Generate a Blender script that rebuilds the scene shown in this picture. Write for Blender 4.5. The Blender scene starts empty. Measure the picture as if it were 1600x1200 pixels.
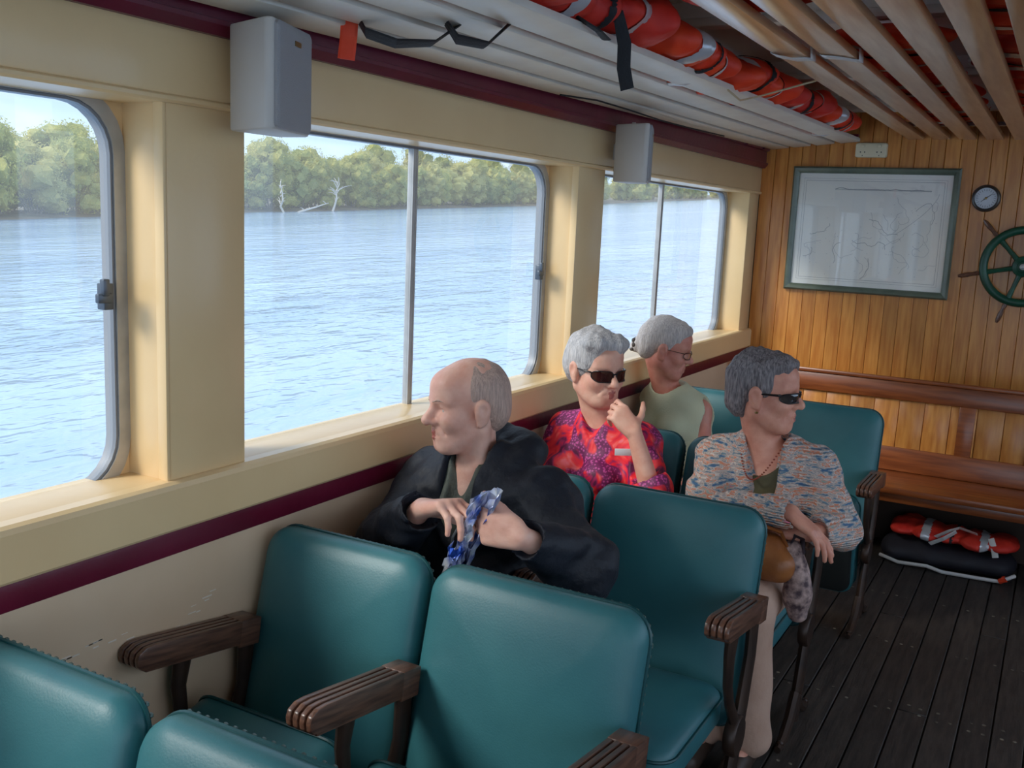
import bpy, bmesh, math, random
import numpy as np
from mathutils import Vector, Matrix
random.seed(7); rng = np.random.default_rng(7)
SC = bpy.context.scene
COL = SC.collection

# ------------------------------------------------------------------ camera
YAW, PITCH, ROLL, FPX = math.radians(28.9358), math.radians(9.5888), math.radians(2.5708), 1536.83
def cam_axes():
    F = Vector((-math.sin(YAW)*math.cos(PITCH), math.cos(YAW)*math.cos(PITCH), -math.sin(PITCH)))
    Rt = Vector((math.cos(YAW), math.sin(YAW), 0)); U = Rt.cross(F)
    c, s = math.cos(ROLL), math.sin(ROLL)
    return c*Rt+s*U, -s*Rt+c*U, F
_r, _u, _f = cam_axes()
cd = bpy.data.cameras.new('camera'); cam = bpy.data.objects.new('camera', cd); COL.objects.link(cam)
cam.matrix_world = Matrix(((_r.x, _u.x, -_f.x, 1.6), (_r.y, _u.y, -_f.y, 0.0), (_r.z, _u.z, -_f.z, 1.6), (0, 0, 0, 1)))
cd.sensor_width = 36; cd.sensor_fit = 'HORIZONTAL'; cd.lens = FPX/1600*36; cd.clip_start = .02; cd.clip_end = 5000
SC.camera = cam

# ------------------------------------------------------------------ light
SC.view_settings.view_transform = 'Standard'; SC.view_settings.look = 'None'
SC.view_settings.gamma = 1; SC.view_settings.use_curve_mapping = False
SC.view_settings.exposure = 1.02
w = bpy.data.worlds.new('sky'); SC.world = w; w.use_nodes = True
nt = w.node_tree; nt.nodes.clear()
def N(nt, t, **kw):
    n = nt.nodes.new(t)
    for k, v in kw.items():
        if k.startswith('i_'): n.inputs[k[2:].replace('_', ' ')].default_value = v
        else: setattr(n, k, v)
    return n
L = lambda nt, a, b: nt.links.new(a, b)
tc = N(nt, 'ShaderNodeTexCoord'); sx = N(nt, 'ShaderNodeSeparateXYZ'); L(nt, tc.outputs['Generated'], sx.inputs[0])
cr = N(nt, 'ShaderNodeValToRGB'); L(nt, sx.outputs['Z'], cr.inputs[0])
e = cr.color_ramp.elements
e[0].position = 0.0; e[0].color = (.60, .79, 1.0, 1); e[1].position = 1.0; e[1].color = (.58, .75, 1.0, 1)
m = e.new(.25); m.color = (.55, .74, 1.0, 1)
nz = N(nt, 'ShaderNodeTexNoise', i_Scale=2.2, i_Detail=6.0, i_Roughness=.6)
mp = N(nt, 'ShaderNodeMapping'); mp.inputs['Scale'].default_value = (1, 1, 2.5)
L(nt, tc.outputs['Generated'], mp.inputs[0]); L(nt, mp.outputs[0], nz.inputs['Vector'])
c2 = N(nt, 'ShaderNodeValToRGB'); L(nt, nz.outputs['Fac'], c2.inputs[0])
c2.color_ramp.elements[0].position = .48; c2.color_ramp.elements[1].position = .74
mx = N(nt, 'ShaderNodeMixRGB'); L(nt, c2.outputs[0], mx.inputs[0]); L(nt, cr.outputs[0], mx.inputs[1]); mx.inputs[2].default_value = (.98, 1.0, 1.04, 1)
bg = N(nt, 'ShaderNodeBackground', i_Strength=1.0); L(nt, mx.outputs[0], bg.inputs[0])
wo = N(nt, 'ShaderNodeOutputWorld'); L(nt, bg.outputs[0], wo.inputs[0])
sd = bpy.data.lights.new('sun', 'SUN'); sd.energy = 2.6; sd.angle = math.radians(22); sd.color = (1, .95, .86)
so = bpy.data.objects.new('sun', sd); COL.objects.link(so)
so.rotation_euler = Vector((.52, .62, -.58)).to_track_quat('-Z', 'Y').to_euler()

# ------------------------------------------------------------------ materials
MATS = {}
def mat(name, col=(.8, .8, .8), rough=.5, var=None, scale=8., vscale=(1, 1, 1), bump=0., bscale=60., metal=0., coat=0., spec=.5, sss=0., rnd=0., detail=4., crough=.12, bvs=(1, 1, 1)):
    """principled material: colour with noise variation to var, noise bump, optional per-object value shift"""
    m = bpy.data.materials.new(name); m.use_nodes = True; nt = m.node_tree
    b = nt.nodes['Principled BSDF']
    b.inputs['Roughness'].default_value = rough; b.inputs['Metallic'].default_value = metal
    b.inputs['Coat Weight'].default_value = coat; b.inputs['Coat Roughness'].default_value = crough
    b.inputs['Specular IOR Level'].default_value = spec
    if sss:
        b.inputs['Subsurface Weight'].default_value = sss; b.inputs['Subsurface Radius'].default_value = (.012, .005, .003); b.inputs['Subsurface Scale'].default_value = 1.
    tc = N(nt, 'ShaderNodeTexCoord'); out = None
    rgb = N(nt, 'ShaderNodeRGB'); rgb.outputs[0].default_value = (*col, 1); out = rgb.outputs[0]
    if var is not None:
        mp = N(nt, 'ShaderNodeMapping'); mp.inputs['Scale'].default_value = vscale; L(nt, tc.outputs['Object'], mp.inputs[0])
        vec = mp.outputs[0]
        if rnd:
            oi = N(nt, 'ShaderNodeObjectInfo'); vm = N(nt, 'ShaderNodeVectorMath', operation='MULTIPLY_ADD')
            vm.inputs[1].default_value = (1, 1, 1); cx = N(nt, 'ShaderNodeCombineXYZ'); mu = N(nt, 'ShaderNodeMath', operation='MULTIPLY'); mu.inputs[1].default_value = 37.
            L(nt, oi.outputs['Random'], mu.inputs[0])
            for i in range(3): L(nt, mu.outputs[0], cx.inputs[i])
            L(nt, mp.outputs[0], vm.inputs[0]); L(nt, cx.outputs[0], vm.inputs[2]); vec = vm.outputs[0]
        nz = N(nt, 'ShaderNodeTexNoise', i_Scale=scale, i_Detail=detail); L(nt, vec, nz.inputs['Vector'])
        cr = N(nt, 'ShaderNodeValToRGB'); cr.color_ramp.elements[0].position = .35; cr.color_ramp.elements[1].position = .65
        cr.color_ramp.elements[0].color = (*col, 1); cr.color_ramp.elements[1].color = (*var, 1)
        L(nt, nz.outputs['Fac'], cr.inputs[0]); out = cr.outputs[0]
    if rnd:
        oi2 = N(nt, 'ShaderNodeObjectInfo'); mr = N(nt, 'ShaderNodeMapRange'); mr.inputs['To Min'].default_value = 1-rnd; mr.inputs['To Max'].default_value = 1+rnd
        L(nt, oi2.outputs['Random'], mr.inputs[0]); hs = N(nt, 'ShaderNodeHueSaturation'); L(nt, mr.outputs[0], hs.inputs['Value']); L(nt, out, hs.inputs['Color']); out = hs.outputs[0]
    L(nt, out, b.inputs['Base Color'])
    if bump:
        mb = N(nt, 'ShaderNodeMapping'); mb.inputs['Scale'].default_value = bvs; L(nt, tc.outputs['Object'], mb.inputs[0])
        n2 = N(nt, 'ShaderNodeTexNoise', i_Scale=bscale, i_Detail=3.); L(nt, mb.outputs[0], n2.inputs['Vector'])
        bp = N(nt, 'ShaderNodeBump', i_Strength=bump, i_Distance=.01); L(nt, n2.outputs['Fac'], bp.inputs['Height']); L(nt, bp.outputs[0], b.inputs['Normal'])
    MATS[name] = m
    return m
def srgb(r, g, b):
    f = lambda c: (c/255/12.92 if c <= 10 else ((c/255+.055)/1.055)**2.4)
    return (f(r), f(g), f(b))
cream = mat('cream_paint', srgb(238, 208, 158), .28, srgb(232, 200, 150), 3, bump=.08, bscale=25)
cream_low = mat('cream_panel_paint', srgb(232, 204, 172), .4, srgb(224, 194, 160), 3, bump=.06, bscale=15)
maroon = mat('maroon_paint', srgb(112, 26, 52), .32, srgb(98, 20, 42), 4, bump=.1, bscale=30)
white_paint = mat('white_paint', srgb(232, 226, 212), .4, srgb(222, 214, 200), 6, bump=.06, bscale=40)
ceil_paint = mat('ceiling_paint', srgb(244, 240, 230), .45, srgb(238, 232, 222), 2)
alum = mat('aluminium', (.50, .50, .49), .42, (.42, .42, .41), 20, metal=.45)
rubber = mat('grey_rubber', (.20, .22, .25), .4)
pine = mat('varnished_pine', srgb(216, 148, 70), .38, srgb(190, 116, 46), 5, (9, 9, .8), rnd=.16, coat=.35, crough=.2)
pine_ceiling_glare = mat('varnished_ceiling_board_glare', srgb(206, 158, 112), .32, srgb(182, 130, 86), 5, (9, .7, 9), rnd=.12, coat=.9, crough=.22)  # wood colour paled to stand in for glare on the boards
bench_wood = mat('bench_wood', srgb(150, 80, 36), .35, srgb(118, 58, 24), 6, (.8, 9, 9), rnd=.08, coat=.4, crough=.2)
dark_wood = mat('dark_varnished_wood', srgb(118, 82, 64), .35, srgb(78, 52, 42), 9, (14, 1.2, 14), coat=.4, crough=.25)
iron = mat('dark_cast_iron', srgb(46, 36, 32), .42, srgb(66, 48, 38), 12, metal=.3)
deck = mat('worn_deck_board', srgb(66, 58, 52), .6, srgb(44, 39, 36), 7, (9, 1, 9), rnd=.14, bump=.2, bscale=30, bvs=(6, .6, 6))
deck_base = mat('deck_seam', srgb(26, 24, 24), .7)
vinyl = mat('teal_vinyl', srgb(54, 114, 120), .42, srgb(46, 104, 112), 5, bump=.05, bscale=260)
vinyl_edge = mat('teal_piping', srgb(16, 72, 76), .4)
stud_m = mat('brass_stud', srgb(84, 104, 100), .4, metal=.5)
under_m = mat('seat_underside', srgb(24, 28, 28), .6)
grey_plastic = mat('speaker_cabinet', srgb(206, 202, 196), .5, srgb(200, 196, 190), 5)
grille_m = mat('speaker_grille', srgb(160, 160, 162), .6, bump=.3, bscale=400)
orange = mat('orange_nylon', srgb(252, 82, 38), .55, srgb(234, 56, 28), 9, bump=.5, bscale=14)
orange2 = mat('faded_orange_nylon', srgb(232, 62, 44), .6, srgb(206, 42, 32), 9, bump=.5, bscale=14)
tape_m = mat('reflective_tape', srgb(205, 205, 208), .3, metal=.25)
strap_m = mat('black_webbing', srgb(24, 26, 30), .7, bump=.2, bscale=200)
frame_m = mat('grey_green_frame', srgb(104, 116, 100), .35, srgb(84, 96, 82), 9, coat=.3)
green_iron = mat('green_wheel_paint', srgb(26, 86, 64), .4, srgb(18, 66, 50), 12)
brass = mat('brass', srgb(150, 130, 84), .3, metal=.9)
dial_m = mat('dial_face', srgb(200, 206, 214), .35)
dark_m = mat('black_print', srgb(40, 42, 46), .5)
cord_m = mat('tan_cord', srgb(196, 176, 140), .7)
bag_navy = mat('navy_bag_fabric', srgb(34, 32, 40), .7, bump=.2, bscale=30)
white_cloth = mat('white_piping', srgb(214, 210, 206), .6)
bark = mat('grey_bark', srgb(148, 138, 122), .8, srgb(110, 100, 88), 6)
leaf_ms = [mat('mangrove_leaf', srgb(*a), .6, srgb(*b), .8, rnd=.14, detail=2.) for a, b in (((208, 200, 110), (168, 174, 98)), ((214, 204, 124), (180, 178, 108)), ((194, 194, 116), (158, 168, 100)))]
for m_ in leaf_ms:   # thin leaves let light through
    nt = m_.node_tree; b = nt.nodes['Principled BSDF']; ts = N(nt, 'ShaderNodeBsdfTranslucent'); L(nt, b.inputs['Base Color'].links[0].from_socket, ts.inputs[0])
    ms = N(nt, 'ShaderNodeMixShader', i_Fac=.42); L(nt, b.outputs[0], ms.inputs[1]); L(nt, ts.outputs[0], ms.inputs[2])
    L(nt, ms.outputs[0], next(n for n in nt.nodes if n.type == 'OUTPUT_MATERIAL').inputs[0])
mud = mat('mud_bank', srgb(124, 112, 92), .8, srgb(92, 84, 70), .4)

def glass_mat(name, tint, gl=.05, haze=0.):
    m = bpy.data.materials.new(name); m.use_nodes = True; nt = m.node_tree; nt.nodes.clear()
    tr = N(nt, 'ShaderNodeBsdfTransparent'); tr.inputs[0].default_value = (*tint, 1)
    g = N(nt, 'ShaderNodeBsdfGlossy'); g.inputs['Roughness'].default_value = .02; g.inputs[0].default_value = (1, 1, 1, 1)
    fr = N(nt, 'ShaderNodeLayerWeight', i_Blend=.5); pw_ = N(nt, 'ShaderNodeMath', operation='POWER'); pw_.inputs[1].default_value = 5.
    ma = N(nt, 'ShaderNodeMath', operation='MULTIPLY_ADD'); ma.inputs[1].default_value = .9; ma.inputs[2].default_value = gl
    L(nt, fr.outputs['Facing'], pw_.inputs[0]); L(nt, pw_.outputs[0], ma.inputs[0])
    ms = N(nt, 'ShaderNodeMixShader'); o = N(nt, 'ShaderNodeOutputMaterial')
    L(nt, ma.outputs[0], ms.inputs[0]); L(nt, tr.outputs[0], ms.inputs[1]); L(nt, g.outputs[0], ms.inputs[2]); 
    if haze:   # thin film of dried salt on the pane
        ts = N(nt, 'ShaderNodeBsdfTranslucent'); ts.inputs[0].default_value = (.9, .92, .9, 1); m2 = N(nt, 'ShaderNodeMixShader', i_Fac=haze)
        L(nt, ms.outputs[0], m2.inputs[1]); L(nt, ts.outputs[0], m2.inputs[2]); L(nt, m2.outputs[0], o.inputs[0])
    else: L(nt, ms.outputs[0], o.inputs[0])
    MATS[name] = m; return m
win_glass = glass_mat('tinted_window_glass', (.60, .62, .64), haze=.08)
clear_glass = glass_mat('picture_glass', (.97, .98, .98), gl=.07)

# ------------------------------------------------------------------ mesh helpers
def tag(o, label=None, cat=None, group=None, kind=None):
    if label: o['label'] = label
    if cat: o['category'] = cat
    if group: o['group'] = group
    if kind: o['kind'] = kind
    return o
def empty(name, loc=(0, 0, 0), rz=0):
    o = bpy.data.objects.new(name, None); o.empty_display_size = .05; COL.objects.link(o); o.location = loc; o.rotation_euler = (0, 0, rz); return o
def link(name, me, mats, parent=None, smooth=False):
    if not isinstance(mats, (list, tuple)): mats = [mats]
    for m_ in mats: me.materials.append(m_)
    if smooth: me.polygons.foreach_set('use_smooth', [True]*len(me.polygons))
    o = bpy.data.objects.new(name, me); COL.objects.link(o)
    if parent is not None: o.parent = parent
    return o
class MB:
    def __init__(s): s.v = []; s.f = []
    def add(s, v, f):
        n = len(s.v); s.v += [tuple(p) for p in v]; s.f += [tuple(i+n for i in q) for q in f]; return s
    def box(s, lo, hi, M=None):
        x0, y0, z0 = lo; x1, y1, z1 = hi
        v = [(x0, y0, z0), (x1, y0, z0), (x1, y1, z0), (x0, y1, z0), (x0, y0, z1), (x1, y0, z1), (x1, y1, z1), (x0, y1, z1)]
        if M is not None: v = [M @ Vector(p) for p in v]
        return s.add(v, [(3, 2, 1, 0), (4, 5, 6, 7), (0, 1, 5, 4), (1, 2, 6, 5), (2, 3, 7, 6), (3, 0, 4, 7)])
    def prism(s, poly, z0, z1, axes='xyz', M=None):
        """poly (a,b) extruded along the third axis"""
        idx = ['xyz'.index(c) for c in axes]; n = len(poly); v = []
        for z in (z0, z1):
            for a, b in poly:
                p = [0, 0, 0]; p[idx[0]] = a; p[idx[1]] = b; p[idx[2]] = z; v.append(tuple(p))
        if M is not None: v = [M @ Vector(p) for p in v]
        return s.add(v, [tuple(range(n-1, -1, -1)), tuple(range(n, 2*n))]+[(i, (i+1) % n, n+(i+1) % n, n+i) for i in range(n)])
    def tube(s, pts, rad, n=8, flat=1.0, up=None, caps=True):
        pts = [Vector(p) for p in pts]; k = len(pts); rad = rad if isinstance(rad, (list, tuple)) else [rad]*k
        v = []; f = []; ref = Vector(up) if up is not None else None
        for i, p in enumerate(pts):
            t = (pts[min(i+1, k-1)]-pts[max(i-1, 0)]).normalized()
            r = ref if ref is not None else (Vector((0, 0, 1)) if abs(t.z) < .9 else Vector((1, 0, 0)))
            a = t.cross(r).normalized(); b = a.cross(t).normalized()
            for j in range(n):
                an = 2*math.pi*j/n; v.append(p+(a*math.cos(an)+b*math.sin(an)*flat)*rad[i])
        for i in range(k-1):
            for j in range(n): f.append((i*n+j, i*n+(j+1) % n, (i+1)*n+(j+1) % n, (i+1)*n+j))
        if caps: f += [tuple(range(n-1, -1, -1)), tuple(range((k-1)*n, k*n))]
        return s.add(v, f)
    def lathe(s, prof, c, axis, n=24):
        """prof (radius, along) about axis through c"""
        ax = Vector(axis).normalized(); a = ax.orthogonal().normalized(); b = ax.cross(a); c = Vector(c); v = []; f = []; k = len(prof)
        for r, h in prof:
            for j in range(n):
                an = 2*math.pi*j/n; v.append(c+ax*h+(a*math.cos(an)+b*math.sin(an))*r)
        for i in range(k-1):
            for j in range(n): f.append((i*n+j, i*n+(j+1) % n, (i+1)*n+(j+1) % n, (i+1)*n+j))
        f += [tuple(range(n-1, -1, -1)), tuple(range((k-1)*n, k*n))]
        return s.add(v, f)
    def build(s, name, m, parent=None, smooth=False, bevel=0, seg=2):
        me = bpy.data.meshes.new(name); me.from_pydata([tuple(p) for p in s.v], [], s.f); me.update()
        bm = bmesh.new(); bm.from_mesh(me); bmesh.ops.recalc_face_normals(bm, faces=bm.faces)
        if bevel: bmesh.ops.bevel(bm, geom=list(bm.edges), offset=bevel, segments=seg, affect='EDGES', profile=.5, clamp_overlap=True)
        bm.to_mesh(me); bm.free()
        o = link(name, me, m, parent, smooth)
        if smooth or bevel:
            me.polygons.foreach_set('use_smooth', [True]*len(me.polygons))
            try: me.set_sharp_from_angle(angle=math.radians(40))
            except Exception: pass
        return o
def rrect(a0, b0, a1, b1, r, n=6):
    out = []
    for ca, cb, s0 in ((a1-r, b1-r, 0), (a0+r, b1-r, 90), (a0+r, b0+r, 180), (a1-r, b0+r, 270)):
        for i in range(n+1):
            t = math.radians(s0+90*i/n); out.append((ca+r*math.cos(t), cb+r*math.sin(t)))
    return out
def ring_mb(outer, inner, x0, x1):
    """frame between two outlines of equal count in the y-z plane, from x0 to x1"""
    n = len(outer); v = [(x, a, b) for x in (x0, x1) for a, b in outer]+[(x, a, b) for x in (x0, x1) for a, b in inner]
    f = []
    for i in range(n):
        j = (i+1) % n
        f += [(i, j, n+j, n+i), (2*n+i, 3*n+i, 3*n+j, 2*n+j), (n+i, n+j, 3*n+j, 3*n+i), (j, i, 2*n+i, 2*n+j)]
    return MB().add(v, f)

# ------------------------------------------------------------------ SDF sculpting (surface nets)
class SDF:
    def __init__(s, lo, hi, h):
        s.h = h; s.lo = np.array(lo, np.float32); s.n = np.ceil((np.array(hi)-np.array(lo))/h).astype(int)+1
        s.f = np.full(s.n, .2, np.float32); s.t = np.zeros(s.n, np.int8)
    def _sub(s, lo, hi):
        a = np.clip(np.floor((np.array(lo)-s.lo)/s.h).astype(int), 0, s.n); b = np.clip(np.ceil((np.array(hi)-s.lo)/s.h).astype(int)+1, 0, s.n)
        if (b <= a).any(): return None, None
        sl = tuple(slice(a[i], b[i]) for i in range(3))
        ax = [s.lo[i]+s.h*np.arange(a[i], b[i], dtype=np.float32) for i in range(3)]
        return sl, (ax[0][:, None, None], ax[1][None, :, None], ax[2][None, None, :])
    def _mix(s, sl, d, k, tagv, op):
        a = s.f[sl]
        if op == 'sub':
            d = -d; h = np.maximum(k-np.abs(a-d), 0)/k; s.f[sl] = np.maximum(a, d)+h*h*k*.25; return
        h = np.maximum(k-np.abs(a-d), 0)/k; s.t[sl] = np.where(d < a+(.0022 if tagv else 0.), tagv, s.t[sl]); s.f[sl] = np.minimum(a, d)-h*h*k*.25
    def cap(s, p, q, r0, r1=None, k=.01, tag=0, op='add'):
        r1 = r0 if r1 is None else r1; p = np.array(p, float); q = np.array(q, float); R = max(r0, r1)+k+3*s.h
        sl, X = s._sub(np.minimum(p, q)-R, np.maximum(p, q)+R)
        if sl is None: return s
        ab = q-p; L2 = max(float(ab@ab), 1e-9)
        t = np.clip(((X[0]-p[0])*ab[0]+(X[1]-p[1])*ab[1]+(X[2]-p[2])*ab[2])/L2, 0, 1)
        d = np.sqrt((X[0]-p[0]-t*ab[0])**2+(X[1]-p[1]-t*ab[1])**2+(X[2]-p[2]-t*ab[2])**2)-(r0+(r1-r0)*t)
        s._mix(sl, d, k, tag, op); return s
    def chain(s, pts, rad, **kw):
        for i in range(len(pts)-1): s.cap(pts[i], pts[i+1], rad[i], rad[i+1], **kw)
        return s
    def ell(s, c, r, M=None, k=.01, tag=0, op='add'):
        c = np.array(c, float); r = np.array(r, float); R = r.max()+k+3*s.h
        sl, X = s._sub(c-R, c+R)
        if sl is None: return s
        M = np.eye(3) if M is None else np.array(M, float)
        P = [X[i]-c[i] for i in range(3)]
        l = [P[0]*M[0, j]+P[1]*M[1, j]+P[2]*M[2, j] for j in range(3)]
        k0 = np.sqrt(sum((l[j]/r[j])**2 for j in range(3))); k1 = np.sqrt(sum((l[j]/r[j]**2)**2 for j in range(3)))+1e-9
        s._mix(sl, k0*(k0-1)/k1, k, tag, op); return s
    def half(s, c, nrm, k=.01):
        """cut away everything on the side nrm points to"""
        sl, X = s._sub(s.lo, s.lo+s.h*s.n); c = np.array(c, float); nrm = np.array(nrm, float)/np.linalg.norm(nrm)
        d = (X[0]-c[0])*nrm[0]+(X[1]-c[1])*nrm[1]+(X[2]-c[2])*nrm[2]
        s._mix(sl, -d, k, 0, 'sub'); return s
    def noise(s, amp, freq, seed, stretch=(1, 1, 1), n=6, M=None, only=None):
        g = np.random.default_rng(seed); sl, X = s._sub(s.lo, s.lo+s.h*s.n); a = np.zeros(s.n, np.float32)
        sel = np.abs(s.f) < amp*3+3*s.h
        ii = np.nonzero(sel); P = np.stack([s.lo[i]+s.h*ii[i] for i in range(3)], 1)
        if M is not None: P = P @ np.array(M, float)
        P = P*np.array(stretch); acc = np.zeros(len(P))
        for _ in range(n):
            d = g.normal(size=3); d /= np.linalg.norm(d); acc += np.sin(P@d*freq*g.uniform(.6, 1.6)+g.uniform(0, 6.3)+1.3*np.sin(P@np.roll(d, 1)*freq*.7))
        s.f[ii] += (amp*acc/math.sqrt(n)).astype(np.float32); return s
    def mesh(s):
        f = s.f; h = s.h; neg = f < 0
        cnt = sum(neg[a:neg.shape[0]-1+a, b:neg.shape[1]-1+b, c:neg.shape[2]-1+c].astype(np.int8) for a in (0, 1) for b in (0, 1) for c in (0, 1))
        ijk = np.argwhere((cnt > 0) & (cnt < 8)); m = len(ijk)
        idm = np.full(cnt.shape, -1, np.int32); idm[tuple(ijk.T)] = np.arange(m)
        cor = [(a, b, c) for a in (0, 1) for b in (0, 1) for c in (0, 1)]
        val = np.stack([f[ijk[:, 0]+a, ijk[:, 1]+b, ijk[:, 2]+c] for a, b, c in cor], 1)
        acc = np.zeros((m, 3)); num = np.zeros(m)
        for i in range(8):
            for j in range(i+1, 8):
                if sum(abs(cor[i][q]-cor[j][q]) for q in range(3)) != 1: continue
                a, b = val[:, i], val[:, j]; x = (a < 0) != (b < 0); t = np.where(x, a/np.where(a == b, 1, a-b), 0)
                acc += np.where(x[:, None], np.array(cor[i])+t[:, None]*(np.array(cor[j])-np.array(cor[i])), 0); num += x
        V = s.lo+h*(ijk+acc/num[:, None]); T = s.t[tuple(ijk.T)]
        Q = []
        for ax in range(3):
            b, c = [(1, 2), (2, 0), (0, 1)][ax]
            sl0 = [slice(1, -1)]*3; sl1 = [slice(1, -1)]*3; sl0[ax] = slice(0, -1); sl1[ax] = slice(1, None)
            n0 = neg[tuple(sl0)]; n1 = neg[tuple(sl1)]; e_ = np.argwhere(n0 != n1)
            if not len(e_): continue
            off = np.ones(3, int); off[ax] = 0; E_ = e_+off; flip = n0[tuple(e_.T)]
            ub = np.zeros(3, int); ub[b] = 1; uc = np.zeros(3, int); uc[c] = 1
            q = np.stack([idm[tuple((E_-x).T)] for x in (ub+uc, uc, 0*ub, ub)], 1)
            q[~flip] = q[~flip][:, ::-1]; Q.append(q[(q >= 0).all(1)])
        return V, np.concatenate(Q), T
    def build(s, name, mats, parent=None, relax=1):
        V, Q, T = s.mesh()
        for _ in range(relax):
            acc = np.zeros_like(V); num = np.zeros(len(V))
            for i in range(4):
                np.add.at(acc, Q[:, i], V[Q[:, (i+1) % 4]]+V[Q[:, i-1]]); np.add.at(num, Q[:, i], 2)
            V = V*.5+.5*acc/np.maximum(num, 1)[:, None]
        me = bpy.data.meshes.new(name); me.vertices.add(len(V)); me.vertices.foreach_set('co', V.astype(np.float32).ravel())
        me.loops.add(Q.size); me.loops.foreach_set('vertex_index', Q.astype(np.int32).ravel())
        me.polygons.add(len(Q)); me.polygons.foreach_set('loop_start', np.arange(0, Q.size, 4, dtype=np.int32))
        me.polygons.foreach_set('material_index', T[Q[:, 0]].astype(np.int32)); me.update(calc_edges=True)
        return link(name, me, mats, parent, True)

# ================================================================== SETTING
YE = 5.75
# floor
fl = MB().box((-.16, -3.0, -.08), (3.3, YE+.1, -.012)).build('floor', deck_base); tag(fl, kind='structure')
pw = .098; plank_me = {}
def shared_box(key, lo, hi, m, bevel=.002):
    if key not in plank_me:
        o = MB().box(lo, hi).build(key[0], m, bevel=bevel, seg=1); plank_me[key] = o.data; bpy.data.objects.remove(o)
    return plank_me[key]
def piece(name, me, loc, parent, rz=0):
    o = bpy.data.objects.new(name, me); COL.objects.link(o); o.parent = parent; o.location = loc; o.rotation_euler = (0, 0, rz); return o
for i in range(33):
    x = .002+i*pw; cut = [2.2, 3.42, 2.75, 4.3][i % 4]
    for a, b in ((-2.9, cut), (cut, YE)):
        piece('plank', shared_box(('deck_plank', round(b-a, 3)), (0, 0, -.02), (pw-.005, b-a-.004, 0), deck), (x, a, 0), fl)
pl = MB()
for y in (2.3, 2.86, 3.4, 3.46, 4.0, 4.55, 5.1):
    for i in range(33):
        for dx in (.028, .068):
            if rng.random() < .8: pl.lathe([(.007, -.004), (.006, .0012)], (.002+i*pw+dx+rng.normal()*.003, y+rng.normal()*.006, 0), (0, 0, 1), 8)
o = pl.build('nail_plug', mat('timber_plug', srgb(150, 140, 122), .6, srgb(40, 36, 34), 30), fl); o['kind'] = 'stuff'

# left wall
wl = MB().box((-.16, -3.0, -.08), (0, YE, .915)).build('wall_left', cream_low); tag(wl, kind='structure')
MB().box((-.001, -3.0, .856), (.007, YE, .91)).build('stripe', maroon, wl, bevel=.002)
MB().prism([(-.001, .912), (.016, .912), (.021, .918), (.021, 1.004), (.017, 1.014), (.008, 1.019), (-.02, 1.019), (-.02, .96), (-.001, .96)], -3.0, YE, 'xzy').build('sill_nosing', cream, wl)
MB().box((-.16, -3.0, .915), (-.0215, YE, 1.016)).build('sill_ledge', cream, wl, bevel=.002)
PIL = [(-2.75, -2.53), (-.67, -.45), (1.42, 1.64), (3.34, 3.57), (5.56, YE)]
for a, b in PIL: MB().box((-.16, a, 1.012), (-.001, b, 1.83)).build('pillar', cream, wl, bevel=.006)
for a, b in PIL[1:4]:   # thin casing strips on the pillar flanks
    MB().box((-.028, a-.009, 1.018), (0.0, a+.0005, 1.808)).build('casing', cream, wl, bevel=.003)
MB().box((-.16, -3.0, 1.812), (0.004, YE, 1.945)).build('header', cream, wl, bevel=.004)
MB().prism([(-.16, 1.796), (.006, 1.796), (.012, 1.801), (.012, 1.808), (.004, 1.8125), (-.16, 1.8125)], -3.0, YE, 'xzy').build('header_lip', cream, wl)
MB().prism([(0, 1.943), (.018, 1.943), (.034, 1.962), (.034, 1.972), (.024, 1.975), (.024, 2.035), (.036, 2.04), (.042, 2.05), (.042, 2.09), (-.16, 2.09), (-.16, 1.943)], -3.0, YE, 'xzy').build('cornice', maroon, wl)
cl = MB()
for y in np.arange(-1.0, 5.7, .33): cl.box((.02, y, 2.038), (.05, y+.012, 2.062))
o = cl.build('cornice_clip', maroon, wl); o['kind'] = 'stuff'
mk = MB()
for k in range(30):
    y = 1.12+k*.014+rng.normal()*.01; z = .70+.028*math.sin(k*.25)+rng.normal()*.008
    mk.box((-.0005, y, z), (.0006, y+rng.uniform(.008, .03), z+rng.uniform(.001, .003)))
o = mk.build('scuff', mat('scuffed_paint', srgb(240, 228, 214), .7), wl); o['kind'] = 'stuff'

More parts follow.
